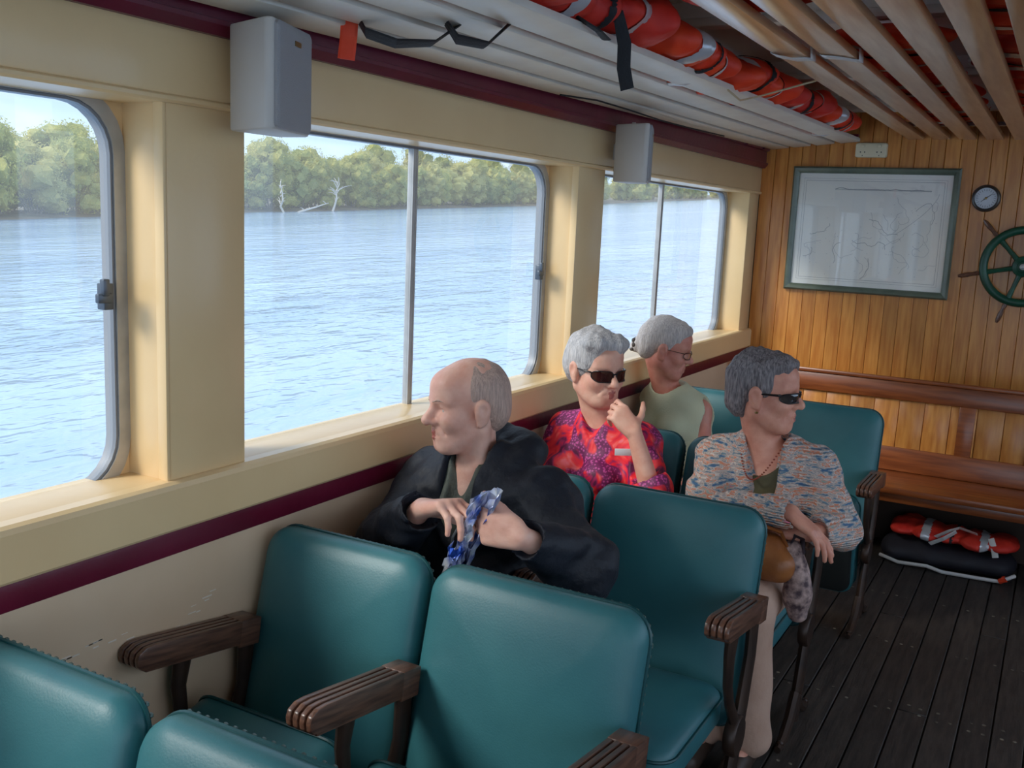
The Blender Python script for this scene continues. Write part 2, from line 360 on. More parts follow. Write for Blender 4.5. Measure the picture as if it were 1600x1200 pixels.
# left windows
def window(n, y0, y1, mull, latch=None):
    root = empty('window_%d' % n); tag(root, kind='structure')
    z0, z1 = .972, 1.822
    sq = []
    r = .125; outer = rrect(y0, z0, y1, z1, r); inner = rrect(y0+.028, z0+.028, y1-.028, z1-.028, r-.022)
    ca = [(y1, z1)]*7+[(y0, z1)]*7+[(y0, z0)]*7+[(y1, z0)]*7
    ring_mb(ca, outer, -.155, -.128).build('corner_fillet', cream, root)
    ring_mb(outer, inner, -.16, -.122).build('frame', alum, root, smooth=True)
    g1 = rrect(y0+.0285, z0+.0285, y1-.0285, z1-.0285, r-.0225); g2 = rrect(y0+.034, z0+.034, y1-.034, z1-.034, r-.028)
    ring_mb(g1, g2, -.158, -.126).build('gasket', rubber, root, smooth=True)
    a, b = y0+.03, y1-.03
    for (p, q, x) in ((a, mull+.012, -.146), (mull-.012, b, -.136)):
        pts = rrect(p, z0+.05, q, z1-.05, .07) if False else None
        rr = [(yy, zz) for yy, zz in rrect(a, z0+.03, b, z1-.03, r-.024)]
        poly = [(min(max(yy, p), q), zz) for yy, zz in rr]
        ded = [poly[0]]
        for t in poly[1:]:
            if abs(t[0]-ded[-1][0])+abs(t[1]-ded[-1][1]) > 1e-5: ded.append(t)
        MB().add([(x, yy, zz) for yy, zz in ded], [tuple(range(len(ded)))]).build('pane', win_glass, root)
    mu = MB().box((-.15, mull-.011, z0+.025), (-.130, mull+.004, z1-.025)).box((-.134, mull+.004, z0+.025), (-.128, mull+.010, z1-.025)).build('mullion', alum, root)
    if latch:
        lm = MB().box((-.135, latch-.012, 1.375), (-.112, latch+.012, 1.43)).box((-.118, latch-.03, 1.39), (-.106, latch+.006, 1.41)).box((-.116, latch-.02, 1.405), (-.102, latch-.004, 1.44))
        lm.build('latch', mat('grey_latch_%d' % n, srgb(92, 100, 110), .4, metal=.6), root, bevel=.003)
window(1, -.45, 1.42, .49, 1.365)
window(2, 1.64, 3.34, 2.475, 3.29)
window(3, 3.57, 5.56, 4.54)
window(4, -2.53, -.67, -1.6)

# front wall of vertical boards
wf = MB().box((-.16, YE+.012, -.08), (3.3, YE+.06, 2.5)).build('wall_front', mat('wall_backing', srgb(60, 36, 20), .7)); tag(wf, kind='structure')
bw = .0745
me_b = shared_box(('wall_board', 0), (0, 0, 0), (bw-.0012, .014, 2.308), pine, .0022)
for i in range(44): piece('plank', me_b, (.001+i*bw, YE, 0), wf)

# right and stern sides of the cabin, behind the photographer: openings enlarged to let in more light
wr = MB().box((3.2, -3.0, -.08), (3.3, YE, .85)).box((3.2, -3.0, 2.25), (3.3, YE, 2.5)).build('wall_right', cream_low); tag(wr, kind='structure')
for a in (-3.0, -.9, 1.2, 3.3, 5.6): MB().box((3.19, a, .85), (3.3, a+.16, 2.25)).build('pillar', cream, wr)
sdk = MB().box((3.3, -3.1, -.16), (4.7, YE+.06, -.06)).box((4.6, -3.1, -.06), (4.7, YE, .5)).build('bounce_deck', white_paint); tag(sdk, kind='structure')  # unseen pale deck, added to bounce light up onto the ceiling
wb = MB().box((-.16, -3.1, -.08), (.2, -3.0, 2.5)).box((3.1, -3.1, -.08), (3.3, -3.0, 2.5)).box((.2, -3.1, 2.2), (3.1, -3.0, 2.5)).build('wall_back', cream_low); tag(wb, kind='structure')

# ceiling with cross beams
ce = MB().box((-.3, -3.1, 2.31), (3.5, YE+.06, 2.5)).build('ceiling', ceil_paint); tag(ce, kind='structure')
MB().box((-.16, -3.0, 2.0905), (-.02, YE, 2.312)).build('roof_side', ceil_paint, ce)
for y in (-1.56, -.38, .80, 1.98, 3.18, 4.38, 5.54):
    MB().box((-.02, y, 2.26), (3.2, y+.045, 2.312)).build('roof_beam', ceil_paint, ce, bevel=.004)
    MB().box((-.02, y-.012, 2.232), (3.2, y+.057, 2.26)).build('beam_cap', white_paint, ce, bevel=.006)
for y in (1.3, 2.4, 3.45, 4.5): MB().box((-.02, y, 2.306), (3.2, y+.006, 2.3101)).build('panel_joint', mat('ceiling_joint', srgb(120, 112, 104), .6) if 'ceiling_joint' not in MATS else MATS['ceiling_joint'], ce)

# ================================================================== RACKS
def rz(y, z): return z-.014*(YE-y)
rk = empty('luggage_rack', (.3, 3, 2.06)); tag(rk, 'white painted slatted rack running along above the windows', 'rack')
def rel(o, root):
    o.matrix_parent_inverse = Matrix.Translation(-Vector(root.location)); return o
for i, (x0, x1) in enumerate(((.052, .148), (.172, .268), (.298, .396), (.428, .532))):
    ze = 2.048+.012*i
    mb = MB(); ya, yb = -1.2, YE-.004
    v = [(x, y, rz(y, z)) for y in (ya, yb) for x, z in ((x0, ze), (x1, ze+.01), (x1, ze+.030), (x0, ze+.020))]
    mb.add(v, [(0, 1, 2, 3), (7, 6, 5, 4), (0, 4, 5, 1), (1, 5, 6, 2), (2, 6, 7, 3), (3, 7, 4, 0)])
    rel(mb.build('slat', white_paint, rk, bevel=.004), rk)
for y in (-.3, 5.68):
    rel(MB().box((.06, y+.005, rz(y, 2.116)), (.53, y+.04, rz(y, 2.13))).build('bearer', maroon, rk), rk)
rc = empty('ceiling_rack', (1.4, 3, 2.12)); tag(rc, 'varnished timber rack of long boards hung under the ceiling', 'rack')
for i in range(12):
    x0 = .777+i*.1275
    rel(MB().box((x0, -.9, 2.106), (x0+.081, YE-.004, 2.132)).build('board', pine_ceiling_glare, rc, bevel=.003), rc)
for y in (.2, 5.3):
    rel(MB().box((.79, y, 2.1325), (2.3, y+.04, 2.150)).build('bearer', dark_wood, rc), rc)

# ================================================================== OUTSIDE: river, bank, mangroves (the boat is a little out of trim)
WN = Vector((-.021, -.040, .999)).normalized(); WP = Vector((1.645, .083, -.498))
zp = lambda x, y: WP.z-(WN.x*(x-WP.x)+WN.y*(y-WP.y))/WN.z
wm = bpy.data.materials.new('river_water'); wm.use_nodes = True; nt = wm.node_tree; b = nt.nodes['Principled BSDF']
b.inputs['Base Color'].default_value = (.27, .35, .44, 1); b.inputs['Roughness'].default_value = .12; b.inputs['IOR'].default_value = 1.33
tc = N(nt, 'ShaderNodeTexCoord')
def wave(scale, stretch, dist, prev, detail=3., strength=1.0):
    mp = N(nt, 'ShaderNodeMapping'); mp.inputs['Scale'].default_value = stretch; mp.inputs['Rotation'].default_value = (0, 0, .35); L(nt, tc.outputs['Object'], mp.inputs[0])
    n = N(nt, 'ShaderNodeTexNoise', i_Scale=scale, i_Detail=detail, i_Distortion=.6); L(nt, mp.outputs[0], n.inputs['Vector'])
    bp = N(nt, 'ShaderNodeBump', i_Strength=strength, i_Distance=dist); L(nt, n.outputs['Fac'], bp.inputs['Height'])
    if prev: L(nt, prev.outputs[0], bp.inputs['Normal'])
    return bp
b1 = wave(.9, (1, .55, 1), .10, None); b2 = wave(4.5, (1, .6, 1), .03, b1, 2.); L(nt, b2.outputs[0], b.inputs['Normal'])
mp = N(nt, 'ShaderNodeMapping'); mp.inputs['Scale'].default_value = (.14, .02, 1); mp.inputs['Rotation'].default_value = (0, 0, -.1); L(nt, tc.outputs['Object'], mp.inputs[0])
n_ = N(nt, 'ShaderNodeTexNoise', i_Scale=1.6, i_Detail=4.); L(nt, mp.outputs[0], n_.inputs['Vector'])
cr = N(nt, 'ShaderNodeValToRGB'); L(nt, n_.outputs['Fac'], cr.inputs[0])
cr.color_ramp.elements[0].position = .4; cr.color_ramp.elements[0].color = (.28, .43, .62, 1); cr.color_ramp.elements[1].position = .66; cr.color_ramp.elements[1].color = (.42, .57, .74, 1)
L(nt, cr.outputs[0], b.inputs['Base Color'])
wt = MB().add([(-900, -600, 0), (600, -600, 0), (600, 2600, 0), (-900, 2600, 0)], [(0, 1, 2, 3)]).build('water', wm); tag(wt, kind='structure')
zz = WN; xx = Vector((0, 1, 0)).cross(zz).normalized(); yy = zz.cross(xx)
wt.matrix_world = Matrix(((xx.x, yy.x, zz.x, WP.x), (xx.y, yy.y, zz.y, WP.y), (xx.z, yy.z, zz.z, WP.z), (0, 0, 0, 1)))
SH = [(-60, -60), (-62, 30), (-63.5, 43), (-67.6, 57), (-70.3, 73), (-70, 89), (-72.4, 114), (-76, 150), (-80, 180), (-128, 407), (-200, 740), (-330, 1300)]
def shore(y):
    for (xa, ya), (xb, yb) in zip(SH, SH[1:]):
        if ya <= y <= yb: return xa+(xb-xa)*(y-ya)/(yb-ya)
    return SH[-1][0]
v = []; f = []; ys = list(np.arange(-60, 200, 3.))+list(np.arange(200, 1300, 25.))
for i, y in enumerate(ys):
    x = shore(y)+.5*math.sin(y*.7)+.4*math.sin(y*.23)
    for dx, dz in ((.9, -.12), (-.6, .10), (-2.5, .35), (-60, 1.0)): v.append((x+dx, y, zp(x+dx, y)+dz))
for i in range(len(ys)-1):
    for j in range(3): f.append((i*4+j, i*4+j+1, i*4+j+5, i*4+j+4))
o = MB().add(v, f).build('ground', mud, smooth=True); tag(o, kind='structure')

def crown_mesh(seed, hgt, wid, n_leaf):
    g = np.random.default_rng(seed); V = []; F = []
    blobs = []
    for k in range(15):
        u = k/14; z = hgt*(.16+.78*u**.9); rr = wid*.5*math.sqrt(max(.08, 1-((z-hgt*.42)/(hgt*.6))**2))
        a = k*2.4+g.uniform(-.4, .4); r_ = rr*g.uniform(.35, .72)
        blobs.append((r_*math.cos(a), r_*math.sin(a), z, g.uniform(.20, .34)*wid*.8))
    blobs.append((0, 0, hgt*.5, wid*.34))
    for (bx, by, bz, br) in blobs:   # dark leafy hearts
        bm = bmesh.new(); bmesh.ops.create_icosphere(bm, subdivisions=2, radius=1)
        n0 = len(V)
        for q in bm.verts:
            d = q.co*br*(.72+.16*math.sin(q.co.x*7+bx)+.12*math.sin(q.co.y*9+q.co.z*6)); V.append((bx+d.x, by+d.y, max(bz+d.z*.8, .35)))
        F += [tuple(n0+t.index for t in fc.verts) for fc in bm.faces]; bm.free()
    wts = np.array([q[3]**2 for q in blobs]); wts /= wts.sum()
    for bi in g.choice(len(blobs), n_leaf, p=wts):
        bx, by, bz, br = blobs[bi]; d = g.normal(size=3); d[2] = d[2]*.8+.25; d /= np.linalg.norm(d)
        c = np.array((bx, by, bz))+d*br*np.array((1, 1, .85))*g.uniform(.78, 1.12); c[2] = max(c[2], .3)
        nn = d*.8+g.normal(size=3)*.55; nn /= np.linalg.norm(nn); t = np.cross(nn, g.normal(size=3)); t /= np.linalg.norm(t); u = np.cross(nn, t)
        a = g.uniform(.07, .16); bb = a*g.uniform(.45, .9); n0 = len(V)
        V += [tuple(c-t*a), tuple(c+u*bb*.6+nn*.03), tuple(c+t*a), tuple(c-u*bb*.6+nn*.03)]; F += [(n0, n0+1, n0+2, n0+3)]
    me = bpy.data.meshes.new('foliage'); me.from_pydata([tuple(map(float, p)) for p in V], [], F); me.update(); return me
def trunk_mesh(seed, hgt):
    g = np.random.default_rng(seed); mb = MB()
    for k in range(6):
        a = g.uniform(0, 6.28); r = g.uniform(.1, .5); p = Vector((r*math.cos(a), r*math.sin(a), -.15)); pts = [p.copy()]
        for j in range(4): p = p+Vector((math.cos(a)*g.uniform(.1, .5), math.sin(a)*g.uniform(.1, .5), hgt*.14)); pts.append(p.copy())
        mb.tube(pts, [.10, .085, .07, .055, .035], 5)
    o = mb.build('trunk', bark); me = o.data; bpy.data.objects.remove(o); return me
crowns = [crown_mesh(11+i, h, w_, 4200) for i, (h, w_) in enumerate(((6.2, 5.4), (6.8, 6.4), (5.6, 5.0), (7.2, 6.0), (6.0, 6.6), (4.4, 4.6)))]
for i, me in enumerate(crowns): me.materials.append(leaf_ms[i % 3])
trunks = [trunk_mesh(31+i, 5.5) for i in range(3)]
ti = 0
def tree(x, y, s, label, group):
    global ti
    r = empty('mangrove_tree', (x, y, zp(x, y)+.05), rng.uniform(0, 6.28)); r.scale = (s, s, s*rng.uniform(.92, 1.08)); tag(r, label, 'tree', group)
    for nm, me in (('foliage', crowns[int(rng.integers(0, 6))]), ('trunk', trunks[ti % 3])):
        o = bpy.data.objects.new(nm, me); COL.objects.link(o); o.parent = r
    ti += 1
y = 22.
while y < 190:
    tree(shore(y)-rng.uniform(1.8, 3.2), y, rng.uniform(.70, .98), 'olive green mangrove at the water edge of the far river bank', 'mangroves along the water edge'); y += rng.uniform(2.6, 4.2)
y = 20.
while y < 200:
    tree(shore(y)-rng.uniform(6.5, 9), y, rng.uniform(.92, 1.12), 'taller olive mangrove behind the front row on the far bank', 'mangroves of the back row'); y += rng.uniform(3.4, 5.2)
y = 200.
while y < 760:
    tree(shore(y)-rng.uniform(3, 9), y, rng.uniform(.9, 1.1), 'small distant mangrove where the river bank recedes ahead', 'distant mangroves'); y += rng.uniform(5.5, 8)*(1+(y-200)/400)
def dead_tree(name, x, y, h, lean, seed, label, n=9):
    g = np.random.default_rng(seed); mb = MB(); base = Vector((0, 0, -.1))
    top = base+Vector((lean[0], lean[1], h)); pts = [base.lerp(top, t)+Vector((g.normal()*.08*h*.3, g.normal()*.08*h*.3, 0)) for t in np.linspace(0, 1, 6)]
    mb.tube(pts, [.13, .11, .09, .07, .05, .025], 6)
    for k in range(n):
        p = pts[1].lerp(pts[5], g.uniform(0, .9)); q = p+Vector((g.normal()*.5, g.normal()*.9, g.uniform(.2, 1.0)))*h*.28; mid = p.lerp(q, .5)+Vector((0, 0, .12*h*.3))
        mb.tube([p, mid, q], [.05, .035, .012], 5)
    o = mb.build(name, mat('bleached_wood_%d' % seed, srgb(206, 198, 186), .7)); o.location = (x, y, zp(x, y)+.1); tag(o, label, 'tree'); return o
dead_tree('dead_tree', -67.2, 83.5, 3.6, (.3, .4), 5, 'bleached bare dead tree standing among the mangroves near the middle window divider', 14)
dead_tree('dead_tree', -67.6, 76.0, 3.0, (.2, -.5), 6, 'bleached bare snag leaning at the water edge beside the large fallen trunk', 9)
dead_tree('dead_tree', -62.3, 52.5, 3.2, (.3, .5), 8, 'slim bleached dead tree seen through the window with the latch', 9)
o = dead_tree('fallen_trunk', -66.6, 77.2, 1.1, (.4, 4.2), 7, 'pale fallen trunk lying along the mud under the mangroves', 7)

# ================================================================== SEATS
def slab(outline_fn, prof):
    """stack of inset outlines: prof = (inset, offset along axis 2); closed at both ends"""
    mb = MB(); v = []; f = []; rings = []
    for ins, o_ in prof: rings.append([(a, b, o_) for a, b in outline_fn(ins)])
    n = len(rings[0])
    for r in rings: v += r
    for i in range(len(rings)-1):
        for j in range(n): f.append((i*n+j, i*n+(j+1) % n, (i+1)*n+(j+1) % n, (i+1)*n+j))
    f += [tuple(range(n-1, -1, -1)), tuple(range((len(rings)-1)*n, len(rings)*n))]
    return mb.add(v, f)
def outline(w, h, r):
    def fn(ins):
        a, b = w/2-ins, h/2-ins; return rrect(-a, -b, a, b, max(.012, min(r-ins*.55, a*.9, b*.9)), 8)
    return fn
LEAN = math.radians(14)
proto = {}
def part(key, make, name, m, parent, M=None, smooth=True, bevel=0):
    """mesh shared between alike parts"""
    if key not in proto:
        o = make().build(name, m, smooth=smooth, bevel=bevel); proto[key] = o.data; bpy.data.objects.remove(o)
    o = bpy.data.objects.new(name, proto[key]); COL.objects.link(o); o.parent = parent
    if M is not None: o.matrix_local = M
    return o
def studs_mb(w, h, r):
    mb = MB(); pts = outline(w, h, r)(-.001); ln = [0]
    P = [Vector((a, b)) for a, b in pts]+[Vector(pts[0])]
    for i in range(len(P)-1): ln.append(ln[-1]+(P[i+1]-P[i]).length)
    t = 0
    while t < ln[-1]:
        i = max(k for k in range(len(ln)-1) if ln[k] <= t); u = (t-ln[i])/max(ln[i+1]-ln[i], 1e-6); q = P[i].lerp(P[i+1], u)
        if q.y > -h/2+.03: mb.lathe([(.0042, -.003), (.0050, 0), (.0042, .003), (.0016, .0042)], (q.x, q.y, .032), (0, 0, 1), 6)
        t += .0185
    return mb
def pipe_mb(w, h, r):
    pts = [(a, b, .026) for a, b in outline(w, h, r)(-.001)]; pts.append(pts[0]); return MB().tube(pts, .0045, 6, caps=False)
BW = {'a': .452, 'b': .494}
def armrest_mb():
    mb = MB(); w_ = .060; n = 4; g = .0042; sw = (w_-g*(n-1))/n
    prof = [(.05, .612), (.05, .662), (-.255, .662), (-.28, .659), (-.297, .648), (-.300, .634), (-.296, .620), (-.285, .612)]
    for k in range(n):
        x = -w_/2+k*(sw+g)
        mb.prism([(a, b) for a, b in prof], x, x+sw, 'yzx')
    mb.prism([(.05, .606), (.05, .654), (-.255, .654), (-.282, .646), (-.286, .628), (-.275, .606)], -w_/2+.001, w_/2-.001, 'yzx')
    mb.prism([(.052, .6), (.052, .663), (-.01, .663), (-.01, .6)], -w_/2-.0005, w_/2+.0005, 'yzx')
    return mb
def standard_mb():
    mb = MB()
    back = [(.036, .615), (.030, .50), (-.02, .36), (-.075, .22), (-.115, .10), (-.135, .03)]
    pts = [(0, a, b) for a, b in back]
    mb.tube(pts, [.024, .024, .026, .027, .028, .030], 10, flat=.62, up=(1, 0, 0))
    mb.tube([(0, -.155, .640), (0, -.168, .57), (0, -.160, .49), (0, -.13, .43), (0, -.085, .375), (0, -.045, .33)], [.024, .019, .017, .017, .018, .02], 10, flat=.7, up=(1, 0, 0))
    mb.lathe([(.05, -.016), (.055, -.010), (.055, .010), (.05, .016)], (0, -.06, .315), (1, 0, 0), 16)
    for s in (-1, 1): mb.tube([(0, -.13, .12), (0, -.13+s*.06, .055), (0, -.13+s*.13, .018), (0, -.13+s*.19, .012)], [.02, .019, .018, .012], 8, flat=.9, up=(1, 0, 0))
    for s in (-1, 1): mb.lathe([(.012, 0), (.012, .022), (.006, .028)], (0, -.13+s*.165, .004), (0, 0, 1), 8)
    return mb
def seat(col, xc, y0, tip, label, arms, rz=0):
    """tip: 0 = cushion down, 1 = cushion folded up"""
    w_ = BW[col]; h = .585
    root = empty('theatre_seat', (xc, y0, 0), rz); tag(root, label, 'seat', 'teal cabin seats')
    X = Matrix.Rotation(math.pi/2, 4, 'X')       # local a,b -> x,z ; offset -> -y
    Mb = Matrix.Translation((0, 0, .29)) @ Matrix.Rotation(-LEAN, 4, 'X') @ Matrix.Translation((0, 0, h/2)) @ Matrix.Rotation(-math.pi/2, 4, 'X') @ Matrix.Scale(-1, 4, (0, 1, 0))
    prof = [(.03, .034), (.004, .033), (0, .028), (0, .008), (.003, -.004), (.010, -.014), (.024, -.022), (.05, -.029), (.10, -.035), (.16, -.038), (.21, -.039)]
    b = part(('back', col), lambda: slab(outline(w_, h, .062), prof), 'backrest', [vinyl], root, Mb)
    b_ = part(('pipe', col), lambda: pipe_mb(w_, h, .062), 'piping', vinyl_edge, b)
    s_ = part(('stud', col), lambda: studs_mb(w_, h, .062), 'edge_studs', stud_m, b); s_['kind'] = 'stuff'
    cw, cdp = w_-.035, .43
    Mc = Matrix.Translation((0, -.245, .40)) if not tip else Matrix.Translation((0, -.085, .325)) @ Matrix.Rotation(math.radians(-78)*tip, 4, 'X')
    cprof = [(.012, -.055), (.002, -.052), (0, -.046), (0, .004), (.004, .018), (.014, .030), (.035, .039), (.08, .046), (.14, .049), (.19, .05)]
    c = part(('cushion', col), lambda: slab(outline(cw, cdp, .055), cprof), 'cushion', vinyl, root, Mc)
    part(('pan', col), lambda: slab(outline(cw-.02, cdp-.02, .05), [(.01, -.066), (0, -.062), (0, -.050), (.004, -.048)]), 'seat_pan', under_m, c)
    part(('cpipe', col), lambda: MB().tube([(a, b2, .010) for a, b2 in (lambda q: q+[q[0]])(outline(cw, cdp, .055)(-.001))], .004, 6, caps=False), 'piping', vinyl_edge, c)
    for dx in arms:
        st = part(('standard', 0), standard_mb, 'standard', iron, root, Matrix.Translation((dx, 0, 0)) @ Matrix.Scale(.93 if y0 > 4 else 1., 4, (0, 0, 1)))
        part(('arm', 0), armrest_mb, 'armrest', dark_wood, st, Matrix.Translation((0, .03, .64)) @ Matrix.Rotation(math.radians(-2 if y0 > 4 else -8.5), 4, 'X') @ Matrix.Translation((0, -.03, -.64)), True, .0028)
    return root
XA, XB = .243, .733
rows = [(.80, (1, 1)), (1.57, (1, 1)), (2.41, (0, 0)), (3.21, (0, 0)), (4.24, (0, 1))]
labs = [('teal seat with only its rounded top corner showing, nearest to the window with the latch', 'teal seat cut off by the picture, in front of the folded empty pair'),
        ('empty teal seat beside the scuffed wall panel, cushion folded up', 'empty teal seat with a bare backrest between two grooved wooden armrests'),
        ('teal seat under the man in the dark hooded jacket', 'empty teal seat beside the man in the dark jacket'),
        ('teal seat under the woman in the red floral blouse', 'teal seat under the woman in the multicoloured cardigan'),
        ('teal seat behind the woman in the pale green top', 'empty teal seat at the aisle close to the wooden bench, cushion folded up')]
for (y0, tips), (la, lb) in zip(rows, labs):
    seat('a', XA, y0, tips[0], la, (.034-XA, .484-XA)); seat('b', XB+(.015 if y0 > 4 else 0), y0, tips[1], lb, (.998-XB,))

# ================================================================== FIXTURES
def speaker(y, label):
    r = empty('wall_speaker', (.05, y+.1, 1.755)); tag(r, label, 'speaker', 'wall speakers')
    P = [(.047, y), (.187, y-.045), (.200, y-.035), (.138, y+.142), (.130, y+.150), (.047, y+.15)]
    rel(MB().prism(P, 1.752, 1.966, 'xyz').build('cabinet', grey_plastic, r, bevel=.006), r)
    a, b = Vector((.2015, y-.033, 0)), Vector((.1395, y+.141, 0)); nn = Vector((b.y-a.y, -(b.x-a.x), 0)).normalized(); t = (b-a).normalized(); Lg = (b-a).length
    M = Matrix(((t.x, 0, nn.x, a.x), (t.y, 0, nn.y, a.y), (0, 1, 0, 1.752), (0, 0, 0, 1)))
    g = slab(lambda i: [(p[0]+Lg/2, p[1]+.107) for p in outline(Lg-.006, .206, .012)(i)], [(0, -.004), (0, .004), (.004, .007), (.012, .008)]); g.v = [M @ Vector(p) for p in g.v]
    rel(g.build('grille', grille_m, r, smooth=True), r)
    bd = MB().box((Lg*.45, .172, .0075), (Lg*.62, .182, .0095)); bd.v = [M @ Vector(p) for p in bd.v]
    rel(bd.build('badge', brass, r), r)
    rel(MB().box((.0, y+.09, 1.84), (.048, y+.135, 1.90)).build('bracket', grey_plastic, r), r)
    for bx_, by_ in ((.1, .05), (.09, .12)): rel(MB().tube([(bx_, y+by_, 1.964), (bx_, y+by_, 1.977)], .008).build('bolt', grey_plastic, r), r)
speaker(1.545, 'white wedge speaker on the post between the two nearest windows')
speaker(3.53, 'white wedge speaker farther along, on the post behind the red blouse')

WY = YE-.0005
# framed chart
ch = empty('framed_chart', (.62, WY, 1.27)); tag(ch, 'framed nautical chart with grey green frame hung on the board wall', 'picture')
X0, X1, Z0, Z1 = .190, 1.062, 1.268, 1.957
fw = .036
def bar(p, q, inner_p, inner_q):  # mitred moulding piece in the x-z plane
    mb = MB(); v = []
    for yv, k in ((WY, 0), (WY-.022, 0), (WY-.032, .25), (WY-.030, .6), (WY-.018, .95), (WY-.012, 1), (WY, 1)):
        for o_, i_ in ((p, inner_p), (q, inner_q)): v.append((o_[0]+(i_[0]-o_[0])*k, yv, o_[1]+(i_[1]-o_[1])*k))
    n = 7; f = [(2*i, 2*i+1, (2*i+3) % 14, (2*i+2) % 14) for i in range(n)]+[tuple(range(0, 14, 2)), tuple(range(13, 0, -2))]
    return mb.add(v, f)
oc = [(X0, Z0), (X1, Z0), (X1, Z1), (X0, Z1)]; ic = [(X0+fw, Z0+fw), (X1-fw, Z0+fw), (X1-fw, Z1-fw), (X0+fw, Z1-fw)]
for i in range(4): rel(bar(oc[i], oc[(i+1) % 4], ic[i], ic[(i+1) % 4]).build('frame_rail', frame_m, ch, smooth=True), ch)
paper = mat('chart_paper', srgb(244, 242, 236), .6, srgb(238, 236, 228), 3)
rel(MB().box((X0+.02, WY-.007, Z0+.02), (X1-.02, WY-.004, Z1-.02)).build('chart_sheet', paper, ch), ch)
ink = mat('chart_ink', srgb(120, 124, 130), .7); ink2 = mat('chart_ink_faint', srgb(190, 190, 190), .7)
lm = MB(); fm = MB(); yk = WY-.0078
def stroke(mb, pts, wd): 
    for (a, b), (c, d) in zip(pts, pts[1:]):
        t = Vector((c-a, d-b)); 
        if t.length < 1e-6: continue
        n = Vector((-t.y, t.x)).normalized()*wd/2
        mb.add([(a-n.x, yk, b-n.y), (c-n.x, yk, d-n.y), (c+n.x, yk, d+n.y), (a+n.x, yk, b+n.y)], [(0, 1, 2, 3)])
a0, a1, b0, b1 = X0+.075, X1-.075, Z0+.075, Z1-.075
for e_, wd in ((0, .0012), (.012, .0008)):
    stroke(lm, [(a0-e_, b0-e_), (a1+e_, b0-e_), (a1+e_, b1+e_), (a0-e_, b1+e_), (a0-e_, b0-e_)], wd)
g = np.random.default_rng(3)
prof = [(a0+.16+.5*t, b1-.045+.006*max(0, math.sin(t*9+1))*max(0, math.sin(t*23))+g.uniform(0, .0015)) for t in np.linspace(0, 1, 60)]
stroke(lm, prof, .0028); stroke(lm, [(a0+.16, b1-.048), (a0+.66, b1-.048)], .0016)
stroke(fm, [(a0+.70-.2*t**1.5, b1-.06-.22*t) for t in np.linspace(0, 1, 12)], .0022)
for s in range(26):
    x, z = g.uniform(a0+.03, a1-.05), g.uniform(b0+.03, b1-.14); an = g.uniform(0, 6.3); pts = [(x, z)]
    for k in range(int(g.integers(8, 24))):
        an += g.normal()*.5; x += .011*math.cos(an); z += .011*math.sin(an)
        if not (a0 < x < a1 and b0 < z < b1-.06): break
        pts.append((x, z))
    stroke(fm if s % 4 else lm, pts, .0016)
for s in range(60):
    x, z = g.uniform(a0+.02, a1-.02), g.uniform(b0+.02, b1-.1); stroke(fm, [(x, z), (x+.005, z+.002)], .002)
rel(lm.build('printed_line', ink, ch), ch)['kind'] = 'stuff'; rel(fm.build('printed_detail', ink2, ch), ch)['kind'] = 'stuff'
rel(MB().add([(X0+fw-.005, WY-.0125, Z0+fw-.005), (X1-fw+.005, WY-.0125, Z0+fw-.005), (X1-fw+.005, WY-.0125, Z1-fw+.005), (X0+fw-.005, WY-.0125, Z1-fw+.005)], [(0, 1, 2, 3)]).build('glazing', clear_glass, ch), ch)

# barometer
ba = empty('barometer', (1.191, WY, 1.808)); tag(ba, 'round barometer with pale dial and dark rim above the wheel', 'barometer')
c = (1.191, WY, 1.808)
rel(MB().lathe([(.070, 0), (.070, .012), (.066, .024), (.058, .028), (.054, .024), (.054, .014)], c, (0, -1, 0), 32).build('case', mat('barometer_rim', srgb(74, 72, 70), .35, metal=.6), ba, smooth=True), ba)
rel(MB().lathe([(.0545, .0142), (.0545, .017)], c, (0, -1, 0), 32).build('dial', dial_m, ba), ba)
dm = MB()
for k in range(24):
    a = math.radians(15*k); r0 = .040 if k % 2 else .036
    p = Vector((math.sin(a), 0, math.cos(a))); q = Vector((math.cos(a), 0, -math.sin(a)))*.0009
    y = Vector((c[0], WY-.0175, c[2])); dm.add([y+p*r0-q, y+p*.047-q, y+p*.047+q, y+p*r0+q], [(0, 1, 2, 3)])
rel(dm.build('scale_mark', dark_m, ba), ba)['kind'] = 'stuff'
for nm, an, ln in (('needle', 52, .040), ('set_hand', -130, .030)):
    a = math.radians(an); p = Vector((math.sin(a), 0, math.cos(a))); y = Vector((c[0], WY-.019, c[2]))
    rel(MB().tube([y-p*.012, y+p*ln], [.0022, .0008], 5).build(nm, dark_m, ba), ba)
rel(MB().lathe([(.006, .016), (.006, .022), (.002, .024)], c, (0, -1, 0), 12).build('hub', brass, ba), ba)

# ship's wheel
sw = empty('ship_wheel', (1.406, WY, 1.468)); tag(sw, 'green painted ship wheel with dark wooden handles on the board wall', 'wheel')
c = Vector((1.406, WY-.062, 1.468))
rim = []
for i in range(49):
    a = 2*math.pi*i/48; rim.append(c+Vector((math.cos(a), 0, math.sin(a)))*.186)
mb = MB(); mb.tube(rim, .021, 10, flat=1.15, up=(0, 1, 0), caps=False)
rel(mb.build('rim', green_iron, sw, smooth=True), sw)
for k in range(6):
    a = math.radians(12+60*k+.5); d = Vector((math.cos(a), 0, math.sin(a)))
    rel(MB().tube([c+d*.03, c+d*.06, c+d*.12, c+d*.175], [.016, .013, .011, .015], 8).build('spoke', green_iron, sw, smooth=True), sw)
    rel(MB().tube([c+d*.200, c+d*.215, c+d*.235, c+d*.26, c+d*.29, c+d*.308], [.009, .012, .0085, .0125, .0115, .006], 8).build('handle', dark_wood, sw, smooth=True), sw)
